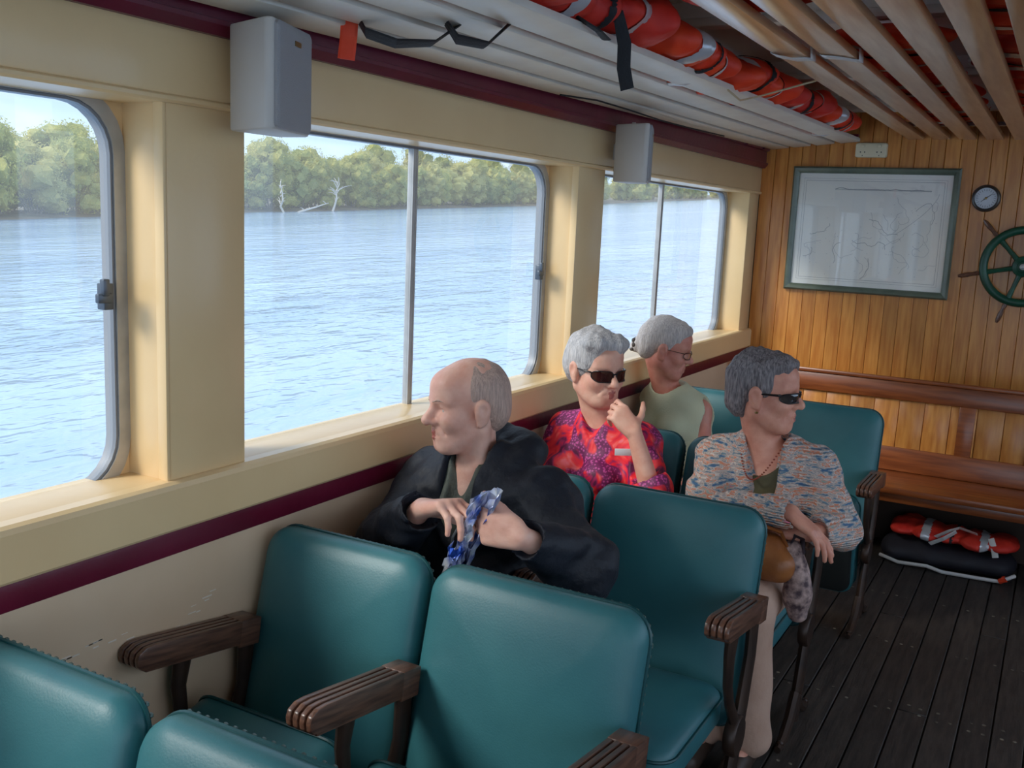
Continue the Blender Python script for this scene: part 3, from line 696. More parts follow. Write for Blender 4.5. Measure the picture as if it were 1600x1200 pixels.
rel(MB().lathe([(.052, -.022), (.054, 0), (.050, .014), (.03, .022), (.026, .03), (.012, .034)], c, (0, -1, 0), 24).build('hub', green_iron, sw, smooth=True), sw)
rel(MB().lathe([(.016, .032), (.016, .038), (.006, .042)], c, (0, -1, 0), 16).build('hub_cap', alum, sw, smooth=True), sw)
rel(MB().lathe([(.022, 0), (.022, .06)], (c.x, WY, c.z), (0, -1, 0), 12).build('axle', iron, sw), sw)

# power outlet
po = empty('power_outlet', (.597, WY, 2.05)); tag(po, 'cream double power outlet high on the board wall under the rack', 'outlet')
cp = mat('cream_plastic', srgb(226, 216, 184), .4)
s_ = slab(lambda i: [(p[0]+.597, p[1]+2.048) for p in outline(.165, .078, .01)(i)], [(0, 0), (0, .02), (.003, .026), (.01, .028)])
s_.v = [(a, WY-o_, b) for a, b, o_ in s_.v]; rel(s_.build('plate', cp, po, smooth=True), po)
for sx_ in (-1, 1):
    rel(MB().box((.597+sx_*.043-.009, WY-.033, 2.062), (.597+sx_*.043+.009, WY-.027, 2.078)).build('switch', cp, po, bevel=.002), po)
    hm = MB()
    for dx, dz, wd in ((-.011, .004, .006), (.011, .004, .006), (0, -.014, .004)): hm.box((.597+sx_*.043+dx-wd/2, WY-.0288, 2.033+dz-.003), (.597+sx_*.043+dx+wd/2, WY-.0278, 2.033+dz+.003))
    rel(hm.build('socket_hole', dark_m, po), po)

# bench
be = empty('bench', (1.3, 5.3, 0)); tag(be, 'long wooden bench with panelled back against the front board wall', 'bench')
bx0, bx1 = .06, 2.9
rel(MB().box((bx0, 4.945, .362), (bx1, 5.42, .394)).build('seat_board', bench_wood, be, bevel=.006), be)
MBk = Matrix.Translation((0, 5.33, .39)) @ Matrix.Rotation(math.radians(-7), 4, 'X')
def bb(name, lo, hi, bv=.004, m=bench_wood): return rel(MB().box(lo, hi, MBk).build(name, m, be, bevel=bv), be)
bb('top_rail', (bx0, -.012, .372), (bx1, .03, .465)); bb('rail_cap', (bx0, -.022, .465), (bx1, .045, .487), .006)
bb('bottom_rail', (bx0, -.012, .004), (bx1, .03, .125))
for x in (.09, 1.215, 1.53, 2.3): bb('stile', (x, -.010, .123), (x+.075, .03, .374))
x = bx0+.005
while x < bx1-.1:
    bb('back_board', (x, .008, .12), (x+.121, .022, .376), .003, pine); x += .1235
for x in (.1, 2.0, 2.8): rel(MB().box((x, 4.99, 0), (x+.04, 5.4, .362)).build('support', bench_wood, be, bevel=.003), be)
rel(MB().box((bx0, 5.40, .0), (bx1, 5.42, .362)).build('kick_board', mat('bench_back_board', srgb(60, 40, 28), .6), be), be)
rel(MB().box((bx0, 4.975, .315), (bx1, 4.995, .362)).build('apron', bench_wood, be, bevel=.003), be)

# ================================================================== LIFE JACKETS
def jacket_meshes(seed, mat_i):
    g = np.random.default_rng(seed); S = SDF((-.27, -.43, -.13), (.27, .43, .13), .010)
    for k in range(5):
        y = -.30+.15*k; S.ell((g.normal()*.012, y, g.normal()*.006), (.175+g.normal()*.010, .105, .064+g.normal()*.004), k=.03)
    S.noise(.006, 16, seed); S.noise(.0045, 40, seed+1); S.noise(.002, 95, seed+2)
    V, Q, T = S.mesh(); V0 = V.copy()
    me = bpy.data.meshes.new('shell'); me.from_pydata(V.tolist(), [], Q.tolist()); me.update()
    me.polygons.foreach_set('use_smooth', [True]*len(me.polygons)); me.materials.append(mat_i)
    nrm = np.zeros((len(V), 3)); me.vertices.foreach_get('normal', nr := np.zeros(len(V)*3)); nrm = nr.reshape(-1, 3)
    cy = V[Q].mean(1); bands = []
    for yb in (-.20, .16):
        sel = np.abs(cy[:, 1]-yb-.10*cy[:, 0]) < .026; q = Q[sel]; u, inv = np.unique(q, return_inverse=True)
        m2 = bpy.data.meshes.new('reflective_tape'); m2.from_pydata((V[u]+nrm[u]*.0035).tolist(), [], inv.reshape(-1, 4).tolist()); m2.update()
        m2.polygons.foreach_set('use_smooth', [True]*len(m2.polygons)); m2.materials.append(tape_m); bands.append(m2)
    sel = np.abs(cy[:, 1]+.02+.06*cy[:, 0]) < .0085; q = Q[sel]; u, inv = np.unique(q, return_inverse=True)
    m3 = bpy.data.meshes.new('strap'); m3.from_pydata((V[u]+nrm[u]*.005).tolist(), [], inv.reshape(-1, 4).tolist()); m3.update(); m3.materials.append(strap_m)
    return me, bands, m3
JM = [jacket_meshes(3, orange), jacket_meshes(17, orange2), jacket_meshes(29, orange)]
def jacket(k, loc, rot, sc, label, group=None):
    r = empty('life_jacket', loc); r.rotation_euler = rot; r.scale = sc; tag(r, label, 'life jacket', group)
    me, bands, st = JM[k]
    for nm, m_ in [('shell', me)]+[('reflective_tape', b) for b in bands]+[('strap', st)]:
        o = bpy.data.objects.new(nm, m_); COL.objects.link(o); o.parent = r
    return r
GJ = 'life jackets on the slatted rack'
JL = [(1.50, .02, 1.0, 0, 'orange life jacket at the near end of the slatted rack, above the hanging black loop'),
      (2.30, -.03, 1.0, 1, 'orange life jacket with the black strap dangling below the slats'),
      (3.02, .05, .93, 2, 'orange life jacket second along the rack after the dangling black strap'),
      (3.70, -.04, .92, 0, 'orange life jacket midway along the slatted rack above the far speaker'),
      (4.38, .03, .9, 1, 'orange life jacket beside the tan cord on the slatted rack'),
      (5.08, -.02, .9, 2, 'orange life jacket at the far end of the rack near the power outlet')]
J1 = None
for y, rz_, s_, k, lb in JL:
    r = jacket(k, (.44, y, rz(y, 2.168)), (.02, .03, rz_), (1.0, s_*.86, 1.0), lb, GJ)
    if k == 1 and J1 is None: J1 = r
    if y == 1.50: J0 = r
# loose webbing that belongs to two of them
def under(o, root):
    bpy.context.view_layer.update(); o.parent = root; o.matrix_parent_inverse = root.matrix_world.inverted(); return o
under(MB().tube([(.47, 2.30, 2.125), (.565, 2.33, 2.10), (.572, 2.36, 2.04), (.565, 2.38, 1.985), (.57, 2.40, 1.935)], .018, 8, flat=.12, up=(.6, -.8, 0)).build('dangling_strap', strap_m, J1), J1)
under(MB().tube([(.50, 2.15, 2.09), (.565, 2.22, 2.045), (.55, 2.30, 2.04), (.50, 2.36, 2.07)], .012, 6, flat=.2).build('tie_tape', strap_m, J1), J1)
under(MB().tube([(.16, 1.80, 2.04), (.20, 1.80, 1.985), (.26, 1.83, 1.965), (.31, 1.90, 1.975), (.33, 1.98, 2.03)], .022, 8, flat=.14, up=(0, .5, 1)).build('hanging_loop', strap_m, J0), J0)
under(MB().tube([(.30, 1.93, 2.05), (.36, 1.92, 1.985), (.40, 1.98, 1.98), (.42, 2.05, 2.04)], .022, 8, flat=.14, up=(0, .5, 1)).build('hanging_loop', strap_m, J0), J0)
under(MB().tube([(.155, 1.80, 2.03), (.152, 1.80, 1.98), (.15, 1.795, 1.93)], .019, 8, flat=.12, up=(.6, -.8, 0)).build('pull_tab', orange, J0), J0)
GC = 'life jackets stowed above the ceiling rack'
for i, x in enumerate((1.03, 1.45, 1.87)):
    for j in range(6):
        y = .95+j*.82+.2*(i % 2)
        if y > 5.35 or (i == 0 and j == 2): continue
        jacket((i+j) % 3, (x, y, 2.178), (0, 0, rng.normal()*.06), (1.02, .9, .55), 'orange life jacket stowed on the ceiling boards, seen through the gaps between them', GC)
jacket(1, (.86, 2.35, 2.178), (0, 0, .25), (1.0, .62, .66), 'faded orange life jacket poking out past the edge of the ceiling boards')
cd_ = MB().tube([(.53, 3.35, 2.058), (.545, 3.45, 2.035), (.60, 3.50, 2.055), (.68, 3.55, 2.085), (.775, 3.58, 2.115)], .0035, 6).build('cord', cord_m, smooth=True); tag(cd_, 'thin tan cord strung from the slatted rack to the ceiling boards', 'cord')
wv = MB()
wv.tube([(.10, 2.95, 2.000), (.14, 3.15, 2.006), (.155, 3.4, 2.002), (.12, 3.8, 2.008), (.10, 4.2, 2.018), (.13, 4.6, 2.02)], .003, 6)
o = wv.build('wire', strap_m); tag(o, 'thin dark wire running under the lowest slats of the white rack', 'wire')
tp = empty('tape_band', (.95, 2.75, 2.105)); tag(tp, 'translucent white tape wrapped under the first boards of the ceiling rack', 'tape')
tape2 = mat('clear_tape', srgb(232, 230, 226), .35)
tb = tape2.node_tree; tt = N(tb, 'ShaderNodeBsdfTransparent'); t2 = N(tb, 'ShaderNodeMixShader', i_Fac=.2); L(tb, tb.nodes['Principled BSDF'].outputs[0], t2.inputs[1]); L(tb, tt.outputs[0], t2.inputs[2]); L(tb, t2.outputs[0], next(n for n in tb.nodes if n.type == 'OUTPUT_MATERIAL').inputs[0])
for i in range(2):
    x0 = .777+i*.1275; y0_ = 2.98+.06*i; sk_ = .11
    pr_ = [(x0-.0015, 2.136), (x0-.0015, 2.1045), (x0+.02, 2.1040-.004*(1-i)), (x0+.05, 2.1035-.007*(1-i)), (x0+.075, 2.1040), (x0+.0885, 2.1045), (x0+.0885, 2.136)]
    v = [(x, y0_+sk_*(x-x0)/.09+dy+.01*math.sin(k*1.7), z) for k, (x, z) in enumerate(pr_) for dy in (-.034, .034)]
    o = rel(MB().add(v, [(2*k, 2*k+1, 2*k+3, 2*k+2) for k in range(6)]).build('strip', tape2, tp, smooth=True), tp); o.modifiers.new('thick', 'SOLIDIFY').thickness = -.0005

# bags under the bench
kb = empty('kit_bag', (1.25, 5.15, 0)); tag(kb, 'dark navy kit bag with white piping on the floor under the bench', 'bag')
S = SDF((.9, 4.85, -.02), (1.65, 5.45, .2), .012)
for k in range(7): S.ell((1.02+.078*k, 5.16+.01*(k % 2), .055), (.075, .16-.004*k, .058), k=.05)
S.noise(.005, 18, 5); S.half((1.2, 5.1, .004), (0, 0, -1), .004); rel(S.build('bag_body', bag_navy, kb), kb)
rel(MB().tube([(.955, 5.06, .018), (1.05, 4.995, .016), (1.18, 5.0, .022), (1.25, 4.985, .012), (1.40, 4.99, .014), (1.50, 4.99, .018), (1.56, 5.05, .04)], .009, 8).build('piping', white_cloth, kb, smooth=True), kb)
rel(MB().tube([(1.50, 4.985, .02), (1.52, 4.98, .035), (1.515, 4.985, .05)], [.012, .016, .01], 8).build('toggle', orange, kb, smooth=True), kb)
lj = jacket(1, (1.27, 5.17, .155), (0, .03, math.radians(86)), (.9, .72, .62), 'red life jacket with white webbing lying on the navy bag under the bench')
under(MB().tube([(1.12, 5.06, .16), (1.20, 5.03, .165), (1.26, 5.02, .21), (1.30, 5.05, .225), (1.38, 5.03, .215)], .016, 8, flat=.15, up=(0, .6, .8)).tube([(1.18, 5.02, .13), (1.24, 5.01, .17), (1.29, 5.03, .21)], .014, 8, flat=.15, up=(0, .7, .7)).tube([(1.44, 5.05, .20), (1.46, 5.02, .16), (1.47, 5.02, .12)], .014, 8, flat=.15, up=(0, 1, 0)).build('white_strap', white_cloth, lj), lj)

# ================================================================== PEOPLE
A = lambda *p: np.array(p, float)
def unit(v): v = np.array(v, float); return v/np.linalg.norm(v)
skin_ms = {}
def skin(name, c, v): 
    return mat(name, srgb(*c), .48, srgb(*v), 22, sss=.12, bump=.12, bscale=90, detail=3.)
lips_m = mat('lips', srgb(176, 100, 90), .45, sss=.1)
def hair_mat(name, a, b, vs=(60, 60, 9)): return mat(name, srgb(*a), .55, srgb(*b), 3.2, vs, bump=.6, bscale=5., bvs=(70, 70, 10))
def head_frame(f, pitch=0., roll=0.):
    f = unit((f[0], f[1], 0)); f = unit(f*math.cos(pitch)+A(0, 0, 1)*math.sin(pitch)); r = unit(np.cross(f, (0, 0, 1))); u = np.cross(r, f)
    c, s = math.cos(roll), math.sin(roll); r, u = c*r+s*u, -s*r+c*u
    return np.stack([r, f, u], 1)        # columns: person's right, forward, up
def add_head(S, hc, M, s, fem=0., jowl=0., nose=.3):
    P = lambda x, y, z: hc+M@(A(x, y, z)*s)
    e = lambda c, r, k=.02, op='add', t=0: S.ell(P(*c), A(*r)*s, M, k=k, op=op, tag=t)
    c = lambda a, b, r0, r1, k=.012, op='add', t=0: S.cap(P(*a), P(*b), r0*s, r1*s, k=k, op=op, tag=t)
    e((0, -.012, .038), (.075, .097, .083)); e((0, .030, -.022), (.061, .064, .082), .03); e((0, .032, -.072), (.050-.004*fem, .050, .042), .03)
    c((-.013, .074, -.099), (.013, .074, -.099), .0185, .0185, .022)
    for sg in (-1, 1):
        e((sg*.040, .058, -.028), (.024, .026, .024), .025); c((sg*.012, .088, .021), (sg*.046, .066, .022), .011, .009, .014)
        c((sg*.052, -.005, -.055), (sg*.030, .055, -.092), .020+.006*jowl, .017+.004*jowl, .03)
    e((0, .058, .055), (.050, .036, .035), .03)
    for sg in (-1, 1): e((sg*.031, .094, .001), (.020, .018, .0125), .014, 'sub')
    for sg in (-1, 1):
        e((sg*.031, .0668, .000), (.0145, .0125, .0125), .004)
        c((sg*.017, .080, .0085), (sg*.032, .0815, .0100), .0042, .0042, .004); c((sg*.032, .0815, .0100), (sg*.046, .071, .005), .0042, .0042, .004); c((sg*.018, .079, -.0095), (sg*.043, .073, -.0075), .0048, .0045, .006)
    c((0, .086, .014), (0, .108+.010*nose, -.022), .0085, .0115, .012); e((0, .107+.011*nose, -.028), (.0125+.002*nose, .0135, .0115+.002*nose), .010)
    for sg in (-1, 1):
        e((sg*.0125, .098, -.032), (.0085, .011, .0085), .008); e((sg*.007, .106, -.0385), (.004, .005, .004), .004, 'sub')
    e((0, .077, -.062), (.030, .018, .025), .02)
    for sg in (-1, 1):
        c((0, .0962, -.0595), (sg*.021, .0850, -.0640), .0058, .0032, .005, t=1); c((0, .0948, -.0722), (sg*.019, .0845, -.0672), .0064, .0032, .005, t=1)
    for sg in (-1, 1): c((0, .1045, -.0657), (sg*.024, .0915, -.0657), .0036, .0026, .002, 'sub')
    for sg in (-1, 1):
        c((sg*.024, .091, -.038), (sg*.036, .078, -.062), .0024, .0020, .009, 'sub')
        e((sg*.078, -.008, -.008), (.0115, .021, .034), .007); e((sg*.083, -.012, .002), (.0115, .017, .023), .005)
        e((sg*.097, -.005, -.001), (.0115, .0125, .021), .004, 'sub'); e((sg*.080, .004, -.004), (.007, .006, .009), .004); e((sg*.080, .001, -.036), (.0075, .009, .010), .005)
    return P
def add_hand(S, w_, d, n, side, curl=(.5, .6, .4), spread=.06, thumb=(.65, .65, .35), sc=1., r=1., per=None):
    """w_ wrist, d towards the knuckles, n the way the palm faces, side +1 right hand / -1 left"""
    d = unit(d); n = unit(n-d*np.dot(n, d)); l = np.cross(d, n)*side; k = .0045; tips = []
    kn = []
    for i, (dl, ll) in enumerate(((.090, .030), (.094, .010), (.089, -.010), (.080, -.029))):
        q = w_+(d*dl+l*ll)*sc; kn.append(q); S.cap(w_+(d*.012+l*ll*.55)*sc, q-n*.001*sc, .0165*sc*r, .0118*sc*r, k=.012)
    S.ell(w_+(d*.05+n*.005)*sc, A(.036, .046, .015)*sc, np.stack([l, d, n], 1), k=.012)
    S.ell(w_+(d*.035+l*.022+n*.010)*sc, A(.016, .030, .014)*sc, np.stack([l, d, n], 1), k=.012)
    ph = ((.043, .026, .021), (.047, .029, .022), (.043, .027, .021), (.034, .021, .018))
    for i in range(4):
        cu = curl if per is None else per[i]; a = 0.; p = kn[i]; fan = (1.5-i)*spread
        for j in range(3):
            a += cu[j]; dd = unit((d+l*fan)*math.cos(a)+n*math.sin(a)); q = p+dd*ph[i][j]*sc
            ra = (.0098, .0088, .0078)[j]*sc*r*(.9 if i == 3 else 1); S.cap(p, q, ra*1.03, ra*.93, k=k); p = q
        tips.append(p)
    p = w_+(d*.022+l*.024+n*.006)*sc; t0 = unit(d*thumb[0]+l*thumb[1]+n*thumb[2]); q = p+t0*.046*sc; S.cap(p, q, .0155*sc*r, .0115*sc*r, k=.01)
    t1 = unit(t0+d*.35+n*.15); q2 = q+t1*.032*sc; S.cap(q, q2, .0112*sc*r, .0102*sc*r, k=k); S.cap(q2, q2+unit(t1+d*.2)*.024*sc, .0102*sc*r, .0082*sc*r, k=k)
    return kn, tips
def torso_frame(J):
    x = unit(J['shL']-J['shR']); z = unit(J['neck']-J['pelvis']); y = unit(np.cross(z, x)); x = np.cross(y, z); return np.stack([x, y, z], 1)
def add_torso(S, J, inf=0., k=.05, t=0, w_=1., belly=1., bust=0.):
    M = torso_frame(J); up = lambda a, b, u: a+(b-a)*u
    S.ell(J['pelvis'], A(.155*w_+inf, .115+inf, .11+inf), M, k=k, tag=t); S.ell(J['belly'], A(.142*w_*belly+inf, .108*belly+inf, .13+inf), M, k=k, tag=t)
    S.ell(J['chest'], A(.150*w_+inf, .098+inf, .155+inf), M, k=k, tag=t)
    m = (J['shL']+J['shR'])/2
    S.cap(J['shR'], m, .050+inf, .066+inf, k=k, tag=t); S.cap(J['shL'], m, .050+inf, .066+inf, k=k, tag=t)
    S.cap(J['shR'], J['neck'], .036+inf, .042+inf, k=k, tag=t); S.cap(J['shL'], J['neck'], .036+inf, .042+inf, k=k, tag=t)
    if bust:
        for sg in (-1, 1): S.ell(J['chest']+M@A(sg*.068*w_, -.085-bust*.03, -.01), A(.062, .05+bust*.02, .06), M, k=.04, tag=t)
def bounds(J, pad=.16):
    P = np.array([v for k, v in J.items() if k != 'face']); return P.min(0)-pad, P.max(0)+pad
def person(J, label, skin_m, head_s=1., fem=0., jowl=0., pitch=0., roll=0., nose=.3, hands=None, arm=1., h=.0042, group=None, w_=1., neck_r=.052):
    root = empty('person', (J['pelvis'][0], J['pelvis'][1], 0)); tag(root, label, 'person')
    lo, hi = bounds(J); lo[2] = min(lo[2], J['ankR'][2]-.09); hi[2] = J['head'][2]+.17
    S = SDF(lo, hi, h)
    add_torso(S, J, -.012, w_=w_)
    for s in 'RL':
        S.cap(J['sh'+s], J['el'+s], .046*arm, .039*arm, k=.03); S.cap(J['el'+s], J['wr'+s], .039*arm, .025*arm, k=.012)
        S.cap(J['hip'+s], J['kn'+s], .078, .055, k=.03); S.cap(J['kn'+s], J['ank'+s], .052, .036, k=.02)
        S.cap(J['ank'+s], J['ank'+s]+A(0, -.13, -.045), .034, .026, k=.02)
    M = head_frame(J['face'], pitch, roll)
    add_head(S, J['head'], M, head_s, fem, jowl, nose)
    S.cap(J['neck']-A(0, 0, .02), J['head']+M@(A(0, -.022, -.05)*head_s), neck_r*1.06, neck_r, k=.02)
    for sg in (-1, 1): S.cap(J['neck']+unit(J['shR' if sg > 0 else 'shL']-J['neck'])*.03+A(0, -.03, -.01), J['head']+M@(A(sg*.05, -.02, -.035)*head_s), .014, .016, k=.02)
    if hands:
        for hd in hands: add_hand(S, **hd)
    rel(S.build('body', [skin_m, lips_m], root), root)
    P = lambda x, y, z: J['head']+M@(A(x, y, z)*head_s)
    return root, M, P
def hair(root, M, hc, s, m, parts, cuts, strand=.0025, seed=1, h=.004, name='hair', stretch=(60, 60, 9)):
    S = SDF(hc-.2, hc+.2, h); P = lambda c: hc+M@(A(*c)*s)
    for c, r, k in parts: S.ell(P(c), A(*r)*s, M, k=k)
    for c, r, k in cuts: S.ell(P(c), A(*r)*s, M, k=k, op='sub')
    if strand: S.noise(strand, 1.0, seed, stretch, 7, M=M); S.noise(strand*.8, 2.2, seed+1, stretch, 5, M=M)
    return rel(S.build(name, m, root, relax=0), root)
def eyes(root, P, M, s, iris):
    wm_, im_ = MATS.get('eye_white') or mat('eye_white', srgb(196, 184, 176), .35), mat('iris', srgb(*iris), .2)
    for sg in (-1, 1):
        c = Vector(P(sg*.031, .0700, 0)); f = Vector(M[:, 1])
        e_ = MB().lathe([(.011*s*math.sin(a), -.011*s*math.cos(a)) for a in np.linspace(.05, 3.09, 12)], c, f, 16).build('eyeball', wm_, root, smooth=True); rel(e_, root)
        o = MB().lathe([(.0055*s, .0098*s), (.004*s, .0106*s), (.001*s, .0112*s)], c, f, 12).build('iris', im_, e_); o.matrix_parent_inverse = e_.matrix_parent_inverse; o.matrix_parent_inverse = Matrix.Translation(-Vector(root.location))
def shades(root, P, lens_m, frame_m_, hl=.017, hx=.030, name='sunglasses', temple=.0032, rim=True, z0=.0):
    sgl = empty(name, root.location); sgl.parent = root; sgl.matrix_parent_inverse = Matrix.Translation(-Vector(root.location))
    wy = lambda x: .1065-5.2*x*x-(60*max(abs(x)-.045, 0)**2)
    for sg in (-1, 1):
        o2 = [(sg*.0345+a, z0+b) for a, b in rrect(-hx, -hl, hx, hl*.8, hl*.75, 6)]
        rings = [[(sg*.0345+(a-sg*.0345)*q, z0+(b-z0)*q) for a, b in o2] for q in (1, .75, .5, .25)]
        v = [P(a, wy(a), b) for r in rings for a, b in r]; n = len(o2); f = [(i*n+j, i*n+(j+1) % n, (i+1)*n+(j+1) % n, (i+1)*n+j) for i in range(3) for j in range(n)]+[tuple(range(3*n, 4*n))]
        o = MB().add(v, f).build('lens', lens_m, sgl, smooth=True); rel(o, root)
        if rim: rel(MB().tube([P(a, wy(a)+.0005, b) for a, b in o2]+[P(o2[0][0], wy(o2[0][0])+.0005, o2[0][1])], .0019, 6, caps=False).build('rim', frame_m_, sgl, smooth=True), root)
        xe = .0345+hx
        rel(MB().tube([P(sg*xe, wy(xe), z0+.006), P(sg*(.074), .055, z0+.007), P(sg*.079, .02, z0+.006), P(sg*.080, -.01, z0+.004), P(sg*.078, -.025, z0-.012)], [temple*1.5, temple*1.2, temple, temple, temple*.7], 8, flat=.7).build('temple', frame_m_, sgl, smooth=True), root)
    rel(MB().tube([P(-.008, wy(.008)+.001, z0+.005), P(0, wy(0)+.002, z0+.008), P(.008, wy(.008)+.001, z0+.005)], .0026, 6).build('bridge', frame_m_, sgl, smooth=True), root)
    return sgl

def sleeve(S, J, s, ra, rb, rc, frac=1., t=0, k=.03, lift=0.):
    a, b, c = J['sh'+s], J['el'+s], J['wr'+s]
    S.cap(a, b, ra, rb, k=k, tag=t)
    if frac > 0: S.cap(b, b+(c-b)*frac, rb, rc, k=.02, tag=t)
def cuff_cut(S, J, s, frac, r):
    b, c = J['el'+s], J['wr'+s]; d = unit(c-b); p = b+(c-b)*frac
    S.cap(p+d*.004, p+d*.14, r, r, k=.003, op='sub')
def legs(root, J, m, ra=.092, rb=.066, rc=.062, shoe=None, name='trousers', seed=1, h=.007):
    P = np.array([J[k+s] for k in ('hip', 'kn', 'ank') for s in 'RL']+[J['pelvis']]); S = SDF(P.min(0)-.17, P.max(0)+.17, h)
    M = torso_frame(J); S.ell(J['pelvis'], A(.172, .13, .115), M, k=.05)
    for s in 'RL': S.cap(J['hip'+s], J['kn'+s], ra, rb, k=.04); S.cap(J['kn'+s], J['ank'+s]+A(0, 0, .03), rb, rc, k=.02)
    S.noise(.005, 22, seed); rel(S.build(name, m, root), root)
    if shoe:
        for s in 'RL':
            S2 = SDF(J['ank'+s]-A(.08, .22, .10), J['ank'+s]+A(.08, .10, .09), .006); a = J['ank'+s]
            S2.cap(a+A(0, .02, -.03), a+A(0, -.14, -.045), .043, .038, k=.02); S2.cap(a+A(0, 0, .0), a+A(0, 0, .03), .044, .044, k=.02)
            S2.half((0, 0, .006), (0, 0, -1), .004); rel(S2.build('shoe', shoe, root), root)

# ------------------------------------------------------------------ man in the dark hooded jacket
J = dict(pelvis=A(.28, 2.21, .50), belly=A(.285, 2.19, .64), chest=A(.29, 2.20, .79), neck=A(.288, 2.205, .935), head=A(.256, 2.195, 1.104), face=A(-.60, -.80, 0),
         shR=A(.125, 2.24, .862), shL=A(.492, 2.18, .882), elR=A(.155, 1.985, .755), wrR=A(.362, 1.835, .925), elL=A(.672, 2.05, .785), wrL=A(.622, 1.845, .905),
         hipR=A(.20, 2.19, .50), hipL=A(.365, 2.17, .50), knR=A(.18, 1.83, .51), knL=A(.40, 1.82, .51), ankR=A(.18, 1.87, .09), ankL=A(.40, 1.86, .09))
HS = 1.035
sk = skin('weathered_skin', (238, 190, 170), (224, 166, 146))
man, M, P = person(J, 'seated person in dark hooded jacket looking out of the window, holding a crumpled foil packet', sk, HS, jowl=.2, pitch=-.08, nose=.55,
    hands=[dict(w_=J['wrR'], d=A(.93, -.10, .30), n=A(.25, -.15, -1.), side=1, per=((.55, .75, .3), (.75, .75, .3), (.85, .7, .3), (.95, .65, .3)), spread=.05, thumb=(.8, .3, .6)),
           dict(w_=J['wrL'], d=A(-.93, -.18, .12), n=A(.1, 1., -.1), side=-1, curl=(.9, 1.1, .7), spread=.0, thumb=(.8, .45, .2))], neck_r=.050)
white_hair = hair_mat('thin_white_hair', (214, 184, 168), (182, 154, 142))
hair(man, M, J['head'], HS, white_hair, [((0, -.020, .036), (.0785, .094, .083), .02), ((0, -.06, -.02), (.066, .052, .058), .03)],
     [((0, .128, .02), (.12, .092, .16), .006), ((0, .110, .118), (.050, .062, .05), .012), ((.088, .015, -.030), (.028, .042, .058), .006), ((-.088, .015, -.030), (.028, .042, .058), .006)], .0016, 4)
eyes(man, P, M, HS, (58, 54, 52))
bm_ = MB()
for sg in (-1, 1): bm_.tube([P(sg*.013, .0985, .022), P(sg*.030, .0905, .028), P(sg*.049, .0745, .023)], [.0035, .0045, .0025], 6, flat=.6)
rel(bm_.build('eyebrow', white_hair, man, smooth=True), man)
jk = mat('navy_black_nylon', srgb(33, 38, 48), .6, srgb(27, 31, 40), 6, bump=.5, bscale=34, spec=.35)
lo, hi = bounds(J, .2); S = SDF(lo, (hi[0], hi[1], 1.10), .0055)
add_torso(S, J, .028, w_=1.08, belly=1.08)
for s in 'RL':
    S.cap(J['sh'+s]-A(0, 0, .005), J['el'+s], .082, .082, k=.05); S.cap(J['el'+s], J['wr'+s], .080, .044, k=.03)
    d = unit(J['wr'+s]-J['el'+s]); S.cap(J['wr'+s]-d*.035, J['wr'+s]-d*.012, .047, .046, k=.01)
S.noise(.0055, 24, 3, (1, 1, 1.4)); S.noise(.0035, 60, 4, (1, .7, 1.6))
Nk = J['neck']
ringp = [Nk+A(-.105, -.045, -.015), Nk+A(-.118, .03, .012), Nk+A(-.075, .105, .03), Nk+A(.01, .125, .045), Nk+A(.10, .085, .042), Nk+A(.128, .0, .015), Nk+A(.10, -.07, -.03)]
S.chain(ringp, [.024, .034, .046, .052, .052, .040, .026], k=.02)
S.chain([q+A(0, .01, .03) for q in ringp[1:6]], [.016, .02, .024, .026, .02], k=.012)
S.noise(.0035, 60, 9, (1, 1, 1))
S.ell(Nk+A(-.004, -.005, .055), (.066, .074, .085), k=.012, op='sub')
S.chain([Nk+A(-.01, -.06, .03), Nk+A(-.005, -.125, -.09), Nk+A(0, -.15, -.17)], [.058, .040, .012], k=.012, op='sub')
for s in 'RL': cuff_cut(S, J, s, 1.0, .05); S.cap(J['wr'+s]-unit(J['wr'+s]-J['el'+s])*.02, J['wr'+s]+unit(J['wr'+s]-J['el'+s])*.05, .034, .036, k=.004, op='sub')
rel(S.build('jacket', jk, man), man)
shm = mat('grey_green_check', srgb(104, 110, 98), .7, srgb(64, 72, 70), 14, bump=.3, bscale=120)
S = SDF(Nk-A(.2, .22, .36), Nk+A(.2, .2, .12), .005)
S.cap(Nk-A(0, 0, .02), Nk+A(-.004, -.01, .015), .068, .066, k=.03); S.ell(J['chest']+A(0, -.012, .01), (.145, .108, .15), torso_frame(J), k=.04); S.cap(J['shR'], J['shL'], .055, .055, k=.05)
S.noise(.003, 40, 2); S.ell(Nk+A(-.006, -.01, .045), (.058, .066, .075), k=.006, op='sub'); S.chain([Nk+A(-.012, -.065, .03), Nk+A(-.006, -.115, -.06), Nk+A(-.002, -.13, -.11)], [.042, .030, .008], k=.008, op='sub')
rel(S.build('shirt', shm, man), man)
zp_ = MB().tube([Nk+A(.045, -.115, -.075), Nk+A(.02, -.145, -.15), Nk+A(.012, -.155, -.24)], .0035, 6)
rel(zp_.build('zip', alum, man), man)
legs(man, J, mat('black_trousers', srgb(26, 27, 32), .6, srgb(20, 21, 26), 8), shoe=mat('brown_shoe', srgb(60, 44, 34), .5), seed=2)
